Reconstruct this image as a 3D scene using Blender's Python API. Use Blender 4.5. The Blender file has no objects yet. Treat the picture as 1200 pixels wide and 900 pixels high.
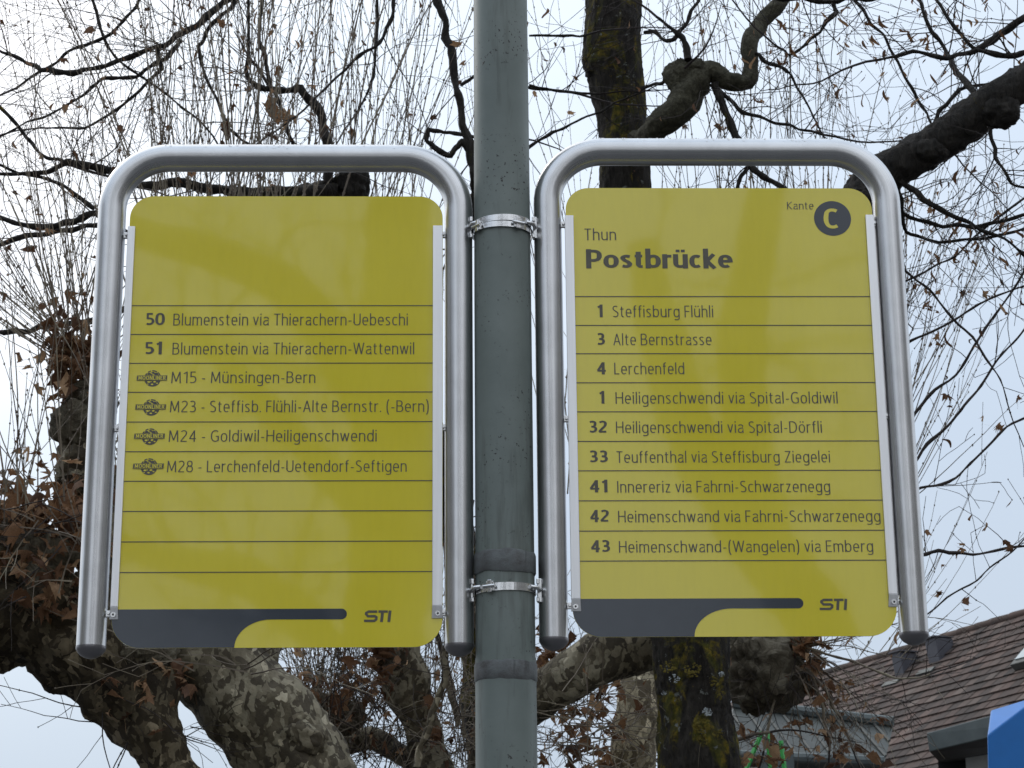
import bpy, math, random
from mathutils import Vector, Matrix, noise
sc = bpy.context.scene
COL = sc.collection
R = random.Random(11)

# ------------------------------------------------------------------ camera
F = 2500.0                       # focal length in photograph pixels (1200 wide)
PITCH, ROLL, YAW = 0.29535, -0.00936, 0.02818
CH = 1.6                         # camera height
def _rz(v):
    c, s = math.cos(YAW), math.sin(YAW)
    return Vector((v[0]*c+v[1]*s, -v[0]*s+v[1]*c, v[2]))
_c, _s, _cp, _sp = math.cos(ROLL), math.sin(ROLL), math.cos(PITCH), math.sin(PITCH)
AX = _rz((_c, -_s*_sp, _s*_cp)); AY = _rz((-_s, -_c*_sp, _c*_cp)); AZ = _rz((0, _cp, _sp))
cam = bpy.data.cameras.new('camera'); camo = bpy.data.objects.new('camera', cam); COL.objects.link(camo)
M = Matrix((AX, AY, -AZ)).transposed().to_4x4(); M.translation = Vector((0, 0, CH)); camo.matrix_world = M
cam.sensor_width = 36; cam.lens = 36*F/1200; cam.clip_end = 3000; cam.clip_start = .05
cam.dof.use_dof = True; cam.dof.focus_distance = 4.4; cam.dof.aperture_fstop = 26
sc.camera = camo

def U(x, y, Y):
    """world point at depth Y (metres ahead) seen at photograph pixel x, y"""
    d = AX*((x-600)/F) + AY*((450-y)/F) + AZ
    k = Y/d.y
    return Vector((d.x*k, Y, CH+d.z*k))
def px2m(Y): return Y/F*1.03

# ------------------------------------------------------------------ world and sun: bright overcast
SUN_EL, SUN_AZ = math.radians(38), math.radians(-40)     # veiled sun ahead and to the left
w = bpy.data.worlds.new("World"); sc.world = w; w.use_nodes = True
nt = w.node_tree; nt.nodes.clear(); N = nt.nodes.new; L = nt.links.new
out = N('ShaderNodeOutputWorld'); mix = N('ShaderNodeMixShader'); b1 = N('ShaderNodeBackground'); b2 = N('ShaderNodeBackground')
sky = N('ShaderNodeTexSky'); sky.sky_type = 'NISHITA'; sky.sun_disc = False
sky.sun_elevation = SUN_EL; sky.sun_rotation = SUN_AZ; L(sky.outputs[0], b1.inputs[0]); b1.inputs[1].default_value = .12
tc = N('ShaderNodeTexCoord'); nz = N('ShaderNodeTexNoise'); nz.inputs['Scale'].default_value = 2.2; nz.inputs['Detail'].default_value = 5
nz.inputs['Roughness'].default_value = .45; L(tc.outputs['Generated'], nz.inputs['Vector'])
dt = N('ShaderNodeVectorMath'); dt.operation = 'DOT_PRODUCT'; L(tc.outputs['Generated'], dt.inputs[0])
dt.inputs[1].default_value = (math.sin(SUN_AZ)*math.cos(SUN_EL), math.cos(SUN_AZ)*math.cos(SUN_EL), math.sin(SUN_EL))
ma = N('ShaderNodeMath'); ma.operation = 'MULTIPLY_ADD'; L(nz.outputs[0], ma.inputs[0]); ma.inputs[1].default_value = .55
L(dt.outputs['Value'], ma.inputs[2])
rp = N('ShaderNodeValToRGB'); e = rp.color_ramp.elements
e[0].position = .35; e[0].color = (.56, .62, .70, 1)
e[1].position = 1.0; e[1].color = (.72, .80, .90, 1)
q = e.new(1.14 if False else .999)
e[-1].position = 1.0
mr = N('ShaderNodeMapRange'); mr.inputs[1].default_value = -.7; mr.inputs[2].default_value = 1.35; L(ma.outputs[0], mr.inputs[0])
e.remove(q)
e[0].position = .2; e[0].color = (.74, .775, .82, 1)
e[1].position = .95; e[1].color = (1.06, 1.07, 1.10, 1)
q = e.new(.78); q.color = (.54, .63, .75, 1)
q = e.new(.88); q.color = (.76, .84, .93, 1)
L(mr.outputs[0], rp.inputs[0]); L(rp.outputs[0], b2.inputs[0])
sz = N('ShaderNodeSeparateXYZ'); L(tc.outputs['Generated'], sz.inputs[0])      # an overcast sky brightens towards the zenith
zb = N('ShaderNodeMapRange'); zb.inputs[1].default_value = 0; zb.inputs[2].default_value = 1; zb.inputs[3].default_value = .93; zb.inputs[4].default_value = 1.85
L(sz.outputs[2], zb.inputs[0]); L(zb.outputs[0], b2.inputs[1])
mix.inputs[0].default_value = .94; L(b1.outputs[0], mix.inputs[1]); L(b2.outputs[0], mix.inputs[2]); L(mix.outputs[0], out.inputs[0])
sun = bpy.data.lights.new('sun', 'SUN'); sun.energy = .6; sun.angle = math.radians(25); sun.color = (1, .97, .93)
so = bpy.data.objects.new('sun', sun); COL.objects.link(so)
sd = Vector((math.sin(SUN_AZ)*math.cos(SUN_EL), math.cos(SUN_AZ)*math.cos(SUN_EL), math.sin(SUN_EL)))
so.rotation_euler = sd.to_track_quat('Z', 'Y').to_euler()
vs = sc.view_settings; vs.view_transform = 'Standard'; vs.look = 'None'; vs.exposure = 0; vs.gamma = 1
sc.cycles.max_bounces = 6; sc.cycles.diffuse_bounces = 3; sc.cycles.glossy_bounces = 3

# ------------------------------------------------------------------ materials
def mat(name, base=(.5, .5, .5), rough=.6, metal=0, spec=.5, build=None):
    m = bpy.data.materials.new(name); m.use_nodes = True
    b = m.node_tree.nodes['Principled BSDF']
    b.inputs['Base Color'].default_value = (*base, 1); b.inputs['Roughness'].default_value = rough
    b.inputs['Metallic'].default_value = metal; b.inputs['Specular IOR Level'].default_value = spec
    if build: build(m.node_tree, b)
    return m
def tnoise(t, scale, detail=4, rough=.55, vec=None, sc3=None, dist=0):
    n = t.nodes.new('ShaderNodeTexNoise'); n.inputs['Scale'].default_value = scale; n.inputs['Detail'].default_value = detail
    n.inputs['Roughness'].default_value = rough; n.inputs['Distortion'].default_value = dist
    if vec is None:
        c = t.nodes.new('ShaderNodeTexCoord'); vec = c.outputs['Object']
    if sc3:
        mp = t.nodes.new('ShaderNodeMapping'); mp.inputs['Scale'].default_value = sc3; t.links.new(vec, mp.inputs[0]); vec = mp.outputs[0]
    t.links.new(vec, n.inputs['Vector']); return n
def ramp(t, src, stops):
    r = t.nodes.new('ShaderNodeValToRGB'); e = r.color_ramp.elements
    while len(e) < len(stops): e.new(.5)
    for k, (p, c) in enumerate(stops):
        e[k].position = p; e[k].color = (*c, 1) if len(c) == 3 else c
    t.links.new(src, r.inputs[0]); return r
def mixc(t, fac, a, b, mode='MIX'):
    m = t.nodes.new('ShaderNodeMix'); m.data_type = 'RGBA'; m.blend_type = mode
    for sck, v in ((m.inputs[0], fac), (m.inputs[6], a), (m.inputs[7], b)):
        if hasattr(v, 'is_linked'): t.links.new(v, sck)
        elif isinstance(v, tuple): sck.default_value = (*v, 1)
        else: sck.default_value = v
    return m.outputs[2]
def bump(t, b, src, strength, dist):
    n = t.nodes.new('ShaderNodeBump'); n.inputs['Strength'].default_value = strength; n.inputs['Distance'].default_value = dist
    t.links.new(src, n.inputs['Height'])
    old = b.inputs['Normal'].links
    if old: t.links.new(old[0].from_socket, n.inputs['Normal'])
    t.links.new(n.outputs[0], b.inputs['Normal'])

def b_steel(t, b):
    uv = t.nodes.new('ShaderNodeTexCoord').outputs['UV']
    n = tnoise(t, 1, 3, .6, uv, (46, .6, 1)); n2 = tnoise(t, 14, 5, .6)
    r = ramp(t, n.outputs[0], [(.3, (.60, .60, .605)), (.7, (.68, .68, .685))])
    d = ramp(t, n2.outputs[0], [(.3, (.86, .86, .86)), (.6, (1, 1, 1))])
    t.links.new(mixc(t, 1.0, r.outputs[0], d.outputs[0], 'MULTIPLY'), b.inputs['Base Color'])
    rr = ramp(t, n.outputs[0], [(.25, (.25,)*3), (.75, (.32,)*3)]); t.links.new(rr.outputs[0], b.inputs['Roughness'])
    bump(t, b, n.outputs[0], .05, .0005)
STEEL = mat('brushed_steel', rough=.3, metal=1, build=b_steel)
def b_alu(t, b):
    n = tnoise(t, 60, 3, .6, None, (1, 1, .03))
    r = ramp(t, n.outputs[0], [(.3, (.74, .74, .75)), (.7, (.86, .86, .87))]); t.links.new(r.outputs[0], b.inputs['Base Color'])
ALU = mat('aluminium_rail', rough=.34, metal=1, build=b_alu)
CHROME = mat('polished_steel', (.72, .72, .72), .22, 1, build=lambda t, b: bump(t, b, tnoise(t, 60, 3).outputs[0], .25, .002))
CAPM = mat('end_cap_grey', (.26, .25, .26), .33, .85)
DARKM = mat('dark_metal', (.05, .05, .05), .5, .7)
def b_yel(t, b):
    n = tnoise(t, 3.5, 4, .55); n2 = tnoise(t, 90, 2, .5, None, (1, 1, .2))
    r = ramp(t, n.outputs[0], [(.3, (.76, .63, .024)), (.7, (.81, .68, .032))])
    g = ramp(t, n2.outputs[0], [(.35, (.98, .98, .98)), (.6, (1, 1, 1))])
    t.links.new(mixc(t, 1.0, r.outputs[0], g.outputs[0], 'MULTIPLY'), b.inputs['Base Color'])
    rr = ramp(t, n.outputs[0], [(.3, (.12,)*3), (.7, (.19,)*3)]); t.links.new(rr.outputs[0], b.inputs['Roughness'])
YEL = mat('yellow_sheet', rough=.15, spec=.6, build=b_yel)
def coat(m, w_=1.0, r_=.035):
    b = m.node_tree.nodes['Principled BSDF']; b.inputs['Coat Weight'].default_value = w_; b.inputs['Coat Roughness'].default_value = r_; b.inputs['Coat IOR'].default_value = 1.5
coat(YEL)
def b_band(t, b):
    n = tnoise(t, 9, 4, .6)
    r = ramp(t, n.outputs[0], [(.3, (.024, .033, .046)), (.7, (.031, .042, .058))]); t.links.new(r.outputs[0], b.inputs['Base Color'])
BAND = mat('slate_print', rough=.16, spec=.6, build=b_band); coat(BAND, .35)
INK = mat('dark_print', (.060, .058, .052), .25, 0, .5, lambda t, b: t.links.new(ramp(t, tnoise(t, 40, 3).outputs[0], [(.3, (.090, .083, .060)), (.7, (.112, .103, .074))]).outputs[0], b.inputs['Base Color']))
def b_pole(t, b):
    n = tnoise(t, 5, 6, .62); r = ramp(t, n.outputs[0], [(.3, (.140, .168, .155)), (.55, (.180, .210, .194)), (.75, (.215, .248, .230))])
    st = tnoise(t, 14, 5, .7, None, (1, 1, .12)); s2 = ramp(t, st.outputs[0], [(.30, (.45, .42, .39)), (.50, (1, 1, 1))])
    v = tnoise(t, 150, 2, .5); sp = ramp(t, v.outputs[0], [(.635, (0, 0, 0)), (.68, (1, 1, 1))])
    m2 = tnoise(t, 9, 2, .5); mk = ramp(t, m2.outputs[0], [(.48, (0, 0, 0)), (.60, (1, 1, 1))])
    f = mixc(t, 1.0, sp.outputs[0], mk.outputs[0], 'MULTIPLY')
    c = mixc(t, 1.0, r.outputs[0], s2.outputs[0], 'MULTIPLY'); c = mixc(t, f, c, (.03, .026, .022))
    t.links.new(c, b.inputs['Base Color'])
    rr = ramp(t, st.outputs[0], [(.3, (.62,)*3), (.7, (.45,)*3)]); t.links.new(rr.outputs[0], b.inputs['Roughness'])
    bump(t, b, n.outputs[0], .15, .003); bump(t, b, f, .4, .001)
POLE = mat('pole_paint', rough=.5, build=b_pole)
def b_col(t, b):
    n = tnoise(t, 30, 7, .8, None, (1, 1, 1.3)); r = ramp(t, n.outputs[0], [(.3, (.050, .045, .040)), (.42, (.095, .095, .095)), (.55, (.12, .13, .13)), (.72, (.16, .18, .172))])
    t.links.new(r.outputs[0], b.inputs['Base Color']); bump(t, b, n.outputs[0], .5, .003)
COLLAR = mat('worn_tape_residue', rough=.6, build=b_col)
def b_plane(t, b, k=(1.12, 1.1, 1.08), dmin=.5, thr=0):                     # plane-tree bark: flaking plates in olive, grey and cream
    c = t.nodes.new('ShaderNodeTexCoord').outputs['Object']
    wn = tnoise(t, 9, 3, .6, c)
    wv = t.nodes.new('ShaderNodeVectorMath'); wv.operation = 'SCALE'; wv.inputs[3].default_value = .11; t.links.new(wn.outputs['Color'], wv.inputs[0])
    av = t.nodes.new('ShaderNodeVectorMath'); av.operation = 'ADD'; t.links.new(c, av.inputs[0]); t.links.new(wv.outputs[0], av.inputs[1])
    def vor(s, k):
        v = t.nodes.new('ShaderNodeTexVoronoi'); v.inputs['Scale'].default_value = s; v.inputs['Randomness'].default_value = 1
        if k: v.feature = 'SMOOTH_F1'; v.inputs['Smoothness'].default_value = .35
        mp = t.nodes.new('ShaderNodeMapping'); mp.inputs['Scale'].default_value = (1, 1, .62); t.links.new(av.outputs[0], mp.inputs[0]); t.links.new(mp.outputs[0], v.inputs['Vector']); return v
    v1 = vor(36, 0); v2 = vor(66, 0)
    sep = t.nodes.new('ShaderNodeSeparateColor'); t.links.new(v1.outputs['Color'], sep.inputs[0])
    pl = ramp(t, sep.outputs[0], [(.0, (.070, .060, .044)), (.34, (.105, .092, .066)), (.56, (.165, .148, .112)), (.74, (.25, .23, .178)), (.90, (.42, .39, .31))])
    pl.color_ramp.interpolation = 'CONSTANT'
    s2 = t.nodes.new('ShaderNodeSeparateColor'); t.links.new(v2.outputs['Color'], s2.inputs[0])
    pm = ramp(t, s2.outputs[1], [(.78, (0, 0, 0)), (.8, (1, 1, 1))])
    n = tnoise(t, 45, 5, .65, c); g = ramp(t, n.outputs[0], [(.3, (.66, .64, .60)), (.65, (1.1, 1.08, 1.05))])
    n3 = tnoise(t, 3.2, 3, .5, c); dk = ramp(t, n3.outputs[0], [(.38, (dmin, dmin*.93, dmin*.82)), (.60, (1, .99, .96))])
    col = mixc(t, pm.outputs[0], pl.outputs[0], (.23, .215, .165)); col = mixc(t, 1, col, g.outputs[0], 'MULTIPLY'); col = mixc(t, 1, col, dk.outputs[0], 'MULTIPLY')
    col = mixc(t, 1, col, k, 'MULTIPLY')
    t.links.new(col, b.inputs['Base Color'])
    bump(t, b, sep.outputs[0], .7, .010); bump(t, b, n.outputs[0], .5, .008)
PLANE = mat('plane_bark', rough=.8, spec=.25, build=b_plane)
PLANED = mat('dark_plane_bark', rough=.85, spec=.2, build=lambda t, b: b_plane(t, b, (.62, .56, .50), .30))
PLANEP = mat('pale_plane_bark', rough=.8, spec=.25, build=lambda t, b: b_plane(t, b, (2.0, 1.97, 1.9), .9))
def b_burl(t, b):
    n = tnoise(t, 13, 7, .7, dist=1.0); r = ramp(t, n.outputs[0], [(.28, (.026, .021, .015)), (.46, (.095, .080, .056)), (.58, (.17, .15, .11)), (.72, (.28, .26, .20))])
    t.links.new(r.outputs[0], b.inputs['Base Color']); bump(t, b, n.outputs[0], .9, .03)
    bump(t, b, tnoise(t, 70, 4, .7).outputs[0], .6, .01)
BURL = mat('burl_bark', rough=.85, spec=.2, build=b_burl)
def b_lin(moss):
    def f(t, b):
        n = tnoise(t, 26, 6, .7, None, (1, 1, .22), 1.5); r = ramp(t, n.outputs[0], [(.30, (.008, .007, .006)), (.5, (.026, .022, .018)), (.72, (.060, .052, .044))])
        m1 = tnoise(t, 7, 6, .75, None, (1, 1, .7), .8); mk = ramp(t, m1.outputs[0], [(.49 if moss else .62, (0, 0, 0)), (.60 if moss else .68, (1, 1, 1))])
        mc = ramp(t, tnoise(t, 30, 4, .6).outputs[0], [(.35, (.040, .042, .010)), (.5, (.085, .078, .012)), (.64, (.20, .145, .014))])
        c = mixc(t, mk.outputs[0], r.outputs[0], mc.outputs[0])
        if moss:
            l = tnoise(t, 21, 5, .7); lk = ramp(t, l.outputs[0], [(.62, (0, 0, 0)), (.66, (1, 1, 1))]); c = mixc(t, lk.outputs[0], c, (.17, .18, .165))
        t.links.new(c, b.inputs['Base Color']); bump(t, b, n.outputs[0], 1, .03); bump(t, b, m1.outputs[0], .6, .012)
    return f
LINDEN = mat('dark_furrowed_bark', rough=.85, spec=.2, build=b_lin(True))
LINDARK = mat('dark_wet_bark', rough=.75, spec=.3, build=b_lin(False))
TWIGD = mat('dark_twig', (.028, .021, .019), .7, 0, .3, lambda t, b: t.links.new(ramp(t, tnoise(t, 30, 3).outputs[0], [(.3, (.018, .014, .013)), (.7, (.045, .034, .030))]).outputs[0], b.inputs['Base Color']))
TWIGL = mat('pale_shoot', (.1, .08, .06), .7, 0, .3, lambda t, b: t.links.new(ramp(t, tnoise(t, 6, 4).outputs[0], [(.3, (.085, .066, .052)), (.5, (.17, .138, .105)), (.7, (.28, .245, .175))]).outputs[0], b.inputs['Base Color']))
def b_leaf(t, b):
    g = t.nodes.new('ShaderNodeNewGeometry'); oi = t.nodes.new('ShaderNodeObjectInfo')
    a = t.nodes.new('ShaderNodeMath'); a.operation = 'ADD'; t.links.new(g.outputs['Random Per Island'], a.inputs[0]); t.links.new(oi.outputs['Random'], a.inputs[1])
    fr = t.nodes.new('ShaderNodeMath'); fr.operation = 'FRACT'; t.links.new(a.outputs[0], fr.inputs[0])
    r = ramp(t, fr.outputs[0], [(0, (.085, .043, .026)), (.35, (.17, .089, .048)), (.7, (.28, .158, .085)), (1, (.44, .29, .17))])
    n = tnoise(t, 40, 4, .6); c = mixc(t, 1, r.outputs[0], ramp(t, n.outputs[0], [(.3, (.6, .55, .5)), (.65, (1.1, 1.1, 1.1))]).outputs[0], 'MULTIPLY')
    t.links.new(c, b.inputs['Base Color']); bump(t, b, n.outputs[0], .4, .004)
    tr = t.nodes.new('ShaderNodeBsdfTranslucent'); t.links.new(c, tr.inputs[0]); mx = t.nodes.new('ShaderNodeMixShader'); mx.inputs[0].default_value = .35
    o = t.nodes['Material Output']; t.links.new(b.outputs[0], mx.inputs[1]); t.links.new(tr.outputs[0], mx.inputs[2]); t.links.new(mx.outputs[0], o.inputs[0])
LEAF = mat('dead_leaf', rough=.75, spec=.25, build=b_leaf)
def b_tile(t, b):
    g = t.nodes.new('ShaderNodeNewGeometry')
    r = ramp(t, g.outputs['Random Per Island'], [(0, (.055, .047, .043)), (.4, (.082, .065, .058)), (.8, (.108, .079, .068)), (1, (.15, .125, .11))])
    n = tnoise(t, 1.1, 6, .7); c = mixc(t, 1, r.outputs[0], ramp(t, n.outputs[0], [(.35, (.72, .72, .7)), (.65, (1.25, 1.1, 1.05))]).outputs[0], 'MULTIPLY')
    t.links.new(c, b.inputs['Base Color'])
TILE = mat('clay_tile', rough=.85, spec=.25, build=b_tile)
def simple(name, c, rough=.6, metal=0, var=.15, scale=8):
    return mat(name, c, rough, metal, .4, lambda t, b: t.links.new(ramp(t, tnoise(t, scale, 5, .6).outputs[0], [(.3, tuple(v*(1-var) for v in c)), (.7, tuple(v*(1+var) for v in c))]).outputs[0], b.inputs['Base Color']))
ZINC = simple('zinc_sheet', (.072, .078, .072), .55, .1); ZINCD = simple('dark_zinc', (.095, .11, .108), .6, .1)
VENTM = simple('vent_slate', (.085, .085, .10), .6, .1); RENDERW = simple('white_render', (.62, .62, .60), .8, 0, .06)
WALLG = simple('grey_render', (.30, .29, .27), .85, 0, .08); BLUE = simple('blue_enamel', (.010, .16, .50), .4, 0, .06)
GLASS = simple('skylight_glass', (.30, .36, .38), .1, .5); GREEN = simple('bright_green_paint', (.05, .36, .07), .45, 0, .1)
ASPH = simple('asphalt', (.075, .075, .076), .9, 0, .25, 3); LICH = simple('pale_lichen', (.33, .36, .37), .9, 0, .25, 60)
LICHY = simple('yellow_lichen', (.105, .082, .012), .9, 0, .4, 50)
WATER = mat('water_drop', (1, 1, 1), .02); WATER.node_tree.nodes['Principled BSDF'].inputs['Transmission Weight'].default_value = 1

# ------------------------------------------------------------------ mesh helpers
class MB:
    def __init__(s): s.v = []; s.f = []; s.uv = {}
    def tube(s, pts, rad, sides=6, disp=None, cap=True, squash=None, uvs=False):
        n = len(pts)
        if n < 2: return
        tang = []
        for i in range(n):
            t = pts[min(i+1, n-1)]-pts[max(i-1, 0)]
            tang.append(t.normalized() if t.length > 1e-9 else Vector((0, 0, 1)))
        up = Vector((0, 0, 1)) if abs(tang[0].z) < .9 else Vector((1, 0, 0))
        x = tang[0].cross(up).normalized(); b0 = len(s.v); ln = 0
        for i in range(n):
            x = x-tang[i]*x.dot(tang[i]); x.normalize(); y = tang[i].cross(x)
            if i: ln += (pts[i]-pts[i-1]).length
            for k in range(sides):
                a = 2*math.pi*k/sides; d = x*math.cos(a)+y*math.sin(a); r = rad[i] if isinstance(rad, (list, tuple)) else rad
                p = pts[i]+d*r
                if disp: p = p+d*disp(p, r)
                s.v.append(p)
                if uvs: s.uv[len(s.v)-1] = (k/sides, ln)
        for i in range(n-1):
            for k in range(sides):
                a = b0+i*sides+k; b = b0+i*sides+(k+1) % sides
                s.f.append((a, b, b+sides, a+sides))
        if cap:
            s.f.append(tuple(b0+k for k in reversed(range(sides)))); s.f.append(tuple(b0+(n-1)*sides+k for k in range(sides)))
    def blob(s, c, r, scl=(1, 1, 1), disp=None, seg=24, rot=None):
        b0 = len(s.v); rings = seg//2
        for i in range(rings+1):
            th = math.pi*i/rings
            for k in range(seg):
                a = 2*math.pi*k/seg; d = Vector((math.sin(th)*math.cos(a)*scl[0], math.sin(th)*math.sin(a)*scl[1], math.cos(th)*scl[2]))
                if rot: d = rot@d
                p = c+d*r
                if disp: p = p+d.normalized()*disp(p, r)
                s.v.append(p)
        for i in range(rings):
            for k in range(seg):
                a = b0+i*seg+k; b = b0+i*seg+(k+1) % seg; s.f.append((a, a+seg, b+seg, b))
    def box(s, c, sx, sy, sz, rot=None):
        b0 = len(s.v)
        for dx in (-1, 1):
            for dy in (-1, 1):
                for dz in (-1, 1):
                    d = Vector((dx*sx/2, dy*sy/2, dz*sz/2)); s.v.append(c+(rot@d if rot else d))
        for f in ((0, 1, 3, 2), (4, 6, 7, 5), (0, 4, 5, 1), (2, 3, 7, 6), (0, 2, 6, 4), (1, 5, 7, 3)): s.f.append(tuple(b0+i for i in f))
    def prism(s, loop, off):
        """loop: list of Vector, off: extrusion vector"""
        b0 = len(s.v); n = len(loop); s.v += list(loop)+[p+off for p in loop]
        s.f.append(tuple(range(b0, b0+n))); s.f.append(tuple(reversed(range(b0+n, b0+2*n))))
        for i in range(n):
            j = (i+1) % n; s.f.append((b0+j, b0+i, b0+n+i, b0+n+j))
    def build(s, name, m, parent=None, smooth=False, bevel=0, **pr):
        me = bpy.data.meshes.new(name); o3 = parent_loc(parent)
        me.from_pydata([tuple(p-o3) for p in s.v], [], s.f)
        me.materials.append(m)
        if smooth: me.polygons.foreach_set('use_smooth', [True]*len(me.polygons))
        if s.uv:
            ul = me.uv_layers.new(name='uv')
            for p in me.polygons:
                lu = [s.uv.get(me.loops[l].vertex_index, (0, 0)) for l in p.loop_indices]
                wrap = max(u[0] for u in lu)-min(u[0] for u in lu) > .5
                for l, u in zip(p.loop_indices, lu): ul.data[l].uv = (u[0]+(1 if wrap and u[0] < .5 else 0), u[1])
        import bmesh
        bm = bmesh.new(); bm.from_mesh(me); bmesh.ops.recalc_face_normals(bm, faces=bm.faces); bm.to_mesh(me); bm.free()
        if smooth:
            try: me.set_sharp_from_angle(angle=math.radians(50))
            except Exception: pass
        return link(name, me, parent, bevel, **pr)
def parent_loc(p):
    v = Vector((0, 0, 0))
    while p: v += p.location; p = p.parent
    return v
def link(name, me, parent=None, bevel=0, **pr):
    o = bpy.data.objects.new(name, me); COL.objects.link(o)
    if parent: o.parent = parent
    for k, v in pr.items(): o[k] = v
    if bevel:
        md = o.modifiers.new('bevel', 'BEVEL'); md.width = bevel; md.segments = 2; md.limit_method = 'ANGLE'
    return o
def thing(name, label, cat, loc, group=None):
    o = bpy.data.objects.new(name, None); COL.objects.link(o); o.location = loc; o.empty_display_size = .1
    o['label'] = label; o['category'] = cat
    if group: o['group'] = group
    return o
def cr(pts, step):
    """catmull-rom through (Vector, radius) control points"""
    P = [pts[0]]+list(pts)+[pts[-1]]; op = []; orr = []
    for i in range(1, len(P)-2):
        p0, p1, p2, p3 = (P[i+k][0] for k in (-1, 0, 1, 2)); r1, r2 = P[i][1], P[i+1][1]
        n = max(2, int((p2-p1).length/step))
        for k in range(n):
            t = k/n; t2 = t*t; t3 = t2*t
            op.append(.5*((2*p1)+(p2-p0)*t+(2*p0-5*p1+4*p2-p3)*t2+(3*p1-p0-3*p2+p3)*t3)); u = t*t*(3-2*t); orr.append(r1*(1-u)+r2*u)
    op.append(P[-2][0]); orr.append(P[-2][1]); return op, orr

# ------------------------------------------------------------------ ground
g = MB(); g.v = [Vector((-600, -600, 0)), Vector((600, -600, 0)), Vector((600, 600, 0)), Vector((-600, 600, 0))]; g.f = [(0, 1, 2, 3)]
g.build('ground', ASPH, kind='structure')

# ------------------------------------------------------------------ the pole
D = 4.0
PX = .096; PR = .0565
pole = thing('steel_pole', 'grey-green painted steel pole standing between the two yellow timetable boards', 'pole', (PX, D, 0))
b = MB(); zs = [0, .4, 1.0, 1.7, 2.24]
b.tube([Vector((PX, D, z)) for z in (0, .8, 1.6, 2.276)], PR+.0012, 64, uvs=True); b.build('lower_tube', POLE, pole, True)
b = MB(); b.tube([Vector((PX, D, z)) for z in (2.2755, 3.0, 4.2, 6.2)], [PR, PR, PR-.002, PR-.006], 64, uvs=True); b.build('upper_tube', POLE, pole, True)
for z, h in ((CH+.855, .042), (CH+.648, .036)):
    b = MB(); p = []; n = 96; rr = random.Random(int(z*100))
    for ring, (dr, zz) in enumerate(((0, -.5), (.0016, -.42), (.0018, .42), (0, .5))):
        for k in range(n):
            a = 2*math.pi*k/n; wz = h*(zz+.10*noise.noise(Vector((math.cos(a)*3, math.sin(a)*3, ring*5+z))))
            b.v.append(Vector((PX+math.cos(a)*(PR+.0013+dr), D+math.sin(a)*(PR+.0013+dr), z+wz)))
    for i in range(3):
        for k in range(n): b.f.append((i*n+k, i*n+(k+1) % n, (i+1)*n+(k+1) % n, (i+1)*n+k))
    b.build('worn_collar', COLLAR, pole, True)

# ------------------------------------------------------------------ lettering: a condensed humanist sans drawn as strokes
def _E(cx, cy, rx, ry, a0, a1, n=None):
    n = n or max(4, int(abs(a1-a0)/13)); o = []
    for k in range(n+1):
        a = math.radians(a0+(a1-a0)*k/n); c, s = math.cos(a), math.sin(a); e = .86
        o.append((cx+rx*math.copysign(abs(c)**e, c), cy+ry*math.copysign(abs(s)**e, s)))
    return o
def _C(*p):
    P = [p[0]]+list(p)+[p[-1]]; o = []
    for i in range(1, len(P)-2):
        for k in range(5):
            t = k/5
            o.append(tuple(.5*((2*P[i][j])+(P[i+1][j]-P[i-1][j])*t+(2*P[i-1][j]-5*P[i][j]+4*P[i+1][j]-P[i+2][j])*t*t+(3*P[i][j]-P[i-1][j]-3*P[i+1][j]+P[i+2][j])*t**3) for j in (0, 1)))
    return o+[P[-2]]
_stem = [(4.5, 0), (4.5, 74)]
_arch = _E(21, 47, 16.5, 22.5, 168, 0)+[(37.5, 0)]
_u = [(4.5, 74)]+_E(21, 27, 16.5, 22.5, 180, 345)
_S = _C((34, 90), (22, 95.5), (9, 90), (5, 76), (9, 63), (22, 52), (35, 40), (38, 25), (33, 10), (20, 4.5), (5, 9))
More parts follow.
